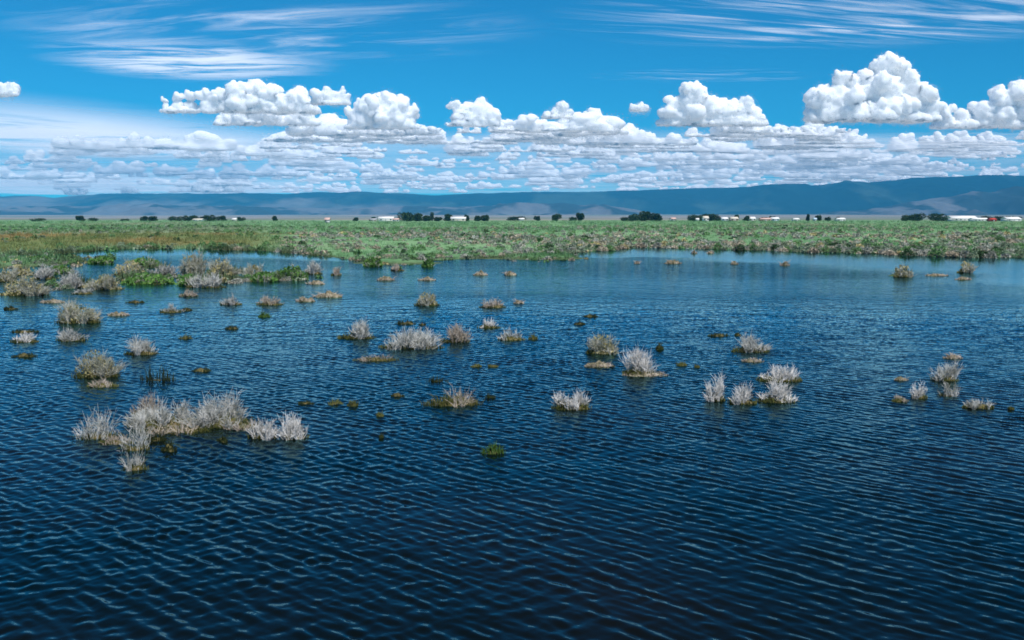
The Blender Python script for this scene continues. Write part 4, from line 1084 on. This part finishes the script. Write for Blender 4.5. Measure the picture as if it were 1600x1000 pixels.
# thin ice clouds and veils: real sheets high in the air, torn by noise
def veil_material(name, stretch, thr0, thr1, amax, seed, rot=0.0, inner=.25, col=(.95, .96, .98)):
    m = bpy.data.materials.new(name); m.use_nodes = True
    N, L = m.node_tree.nodes, m.node_tree.links
    N.remove(bsdf(m))
    tl = N.new('ShaderNodeBsdfTranslucent'); tl.inputs[0].default_value = (*col, 1)
    df = N.new('ShaderNodeBsdfDiffuse'); df.inputs[0].default_value = (*col, 1)
    m1 = N.new('ShaderNodeMixShader'); m1.inputs[0].default_value = .3
    L.new(tl.outputs[0], m1.inputs[1]); L.new(df.outputs[0], m1.inputs[2])
    tp = N.new('ShaderNodeBsdfTransparent'); m2 = N.new('ShaderNodeMixShader')
    tc = N.new('ShaderNodeTexCoord')
    mr_ = N.new('ShaderNodeMapping'); mr_.inputs['Rotation'].default_value = (0, 0, rot)
    mp = N.new('ShaderNodeMapping'); mp.inputs['Scale'].default_value = stretch; mp.inputs['Location'].default_value = (seed, seed * 1.7, 0)
    nz = N.new('ShaderNodeTexNoise'); nz.inputs['Scale'].default_value = 1; nz.inputs['Detail'].default_value = 8; nz.inputs['Roughness'].default_value = .6
    nz.inputs['Distortion'].default_value = .9
    L.new(tc.outputs['Object'], mr_.inputs[0]); L.new(mr_.outputs[0], mp.inputs[0]); L.new(mp.outputs[0], nz.inputs['Vector'])
    # soft outline: dies away towards the rim of the sheet
    ln = N.new('ShaderNodeVectorMath'); ln.operation = 'LENGTH'; L.new(tc.outputs['Object'], ln.inputs[0])
    rim = N.new('ShaderNodeMapRange'); rim.inputs[1].default_value, rim.inputs[2].default_value = 1.0, inner
    rim.interpolation_type = 'SMOOTHSTEP'; L.new(ln.outputs['Value'], rim.inputs[0])
    th = N.new('ShaderNodeMapRange'); th.inputs[1].default_value, th.inputs[2].default_value = thr0, thr1
    th.interpolation_type = 'SMOOTHSTEP'; L.new(nz.outputs['Fac'], th.inputs[0])
    mu = N.new('ShaderNodeMath'); mu.operation = 'MULTIPLY'; L.new(th.outputs[0], mu.inputs[0]); L.new(rim.outputs[0], mu.inputs[1])
    mu2 = N.new('ShaderNodeMath'); mu2.operation = 'MULTIPLY'; mu2.inputs[1].default_value = amax; L.new(mu.outputs[0], mu2.inputs[0])
    L.new(mu2.outputs[0], m2.inputs[0]); L.new(tp.outputs[0], m2.inputs[1]); L.new(m1.outputs[0], m2.inputs[2])
    L.new(m2.outputs[0], N['Material Output'].inputs[0])
    return m

def veil(name, px, py, w, h, alt, label, mat_args, tilt=0.0):
    """a level sheet at altitude alt that fills w x h photo pixels round px, py"""
    y0, y1 = (alt - HC) * F / (HZ - (py - h / 2)), (alt - HC) * F / (HZ - (py + h / 2))
    yc = (y0 + y1) / 2
    hx, hy = w / 2 * yc / F, (y1 - y0) / 2
    nr = 24
    g = np.linspace(-1, 1, nr); GX, GY = np.meshgrid(g, g)
    GZ = .02 * fbm2(GX * 2 + px, GY * 2, 3, int(px))
    me = mesh_np(name, np.stack([GX, GY, GZ], -1).reshape(-1, 3), grid_faces(nr, nr), True)
    o = obj(name, me, veil_material(name + '_ice', *mat_args), None, at_d(px, HZ - (alt - HC) * F / yc, yc), label, 'cloud', None)
    o.scale = (hx, hy, 4000)
    o.rotation_euler = (0, 0, tilt)
    o['kind'] = 'stuff'
veil('cirrus_cloud', 300, 92, 480, 80, 8000, 'bright streaked cirrus patch at the upper left', ((1.3, 4, 1), .36, .62, .85, 3.1))
veil('cirrus_cloud', 420, 35, 900, 130, 8000, 'wide faint cirrus fan above the left bank', ((1.2, 4, 1), .42, .76, .55, 8.4, .45))
veil('cirrus_cloud', 1330, 20, 1000, 120, 8000, 'wavy cirrus streaks along the top right', ((1.1, 6, 1), .43, .70, .70, 5.2, -.55))
veil('cirrus_cloud', 1100, 118, 400, 30, 8000, 'very faint cirrus thread right of centre', ((1.5, 5, 1), .48, .75, .35, 6.6))
veil('veil_cloud', 170, 185, 760, 150, 3200, 'milky veil of cloud over the left', ((1.4, 3.5, 1), .26, .52, .95, 12.3))
veil('veil_cloud', 40, 250, 1000, 110, 3100, 'streaked veil low on the left', ((1.2, 5, 1), .32, .60, .85, 15.8, 0, .6))
veil('veil_cloud', 800, 252, 2100, 106, 2285, 'pale veil among the crowded cloud band', ((4, 6, 1), .22, .60, .42, 21.5, 0, .85))
veil('veil_cloud', 1420, 218, 640, 80, 2285, 'pale streaks of cloud under the tallest tower', ((2.4, 6, 1), .34, .62, .5, 25.5))

veil('veil_cloud', 60, 288, 900, 36, 2900, 'pale haze cloud lying along the left mountain crest', ((3, 4, 1), .26, .58, .8, 44.5, 0, .7))

# ------------------------------------------------------------------ air
hv = bpy.data.materials.new('thin_blue_haze'); hv.use_nodes = True
N, L = hv.node_tree.nodes, hv.node_tree.links
N.remove(bsdf(hv))
pv = N.new('ShaderNodeVolumePrincipled')
pv.inputs['Color'].default_value = (.07, .56, 1.0, 1)
pv.inputs['Density'].default_value = 5.6e-5
pv.inputs['Anisotropy'].default_value = -0.5
L.new(pv.outputs[0], N['Material Output'].inputs['Volume'])
me = mesh_np('haze', *box_np(-36000, 36000, -600, 16400, -60, 800))
obj('haze', me, hv, kind='stuff', label='thin blue haze over the whole valley')
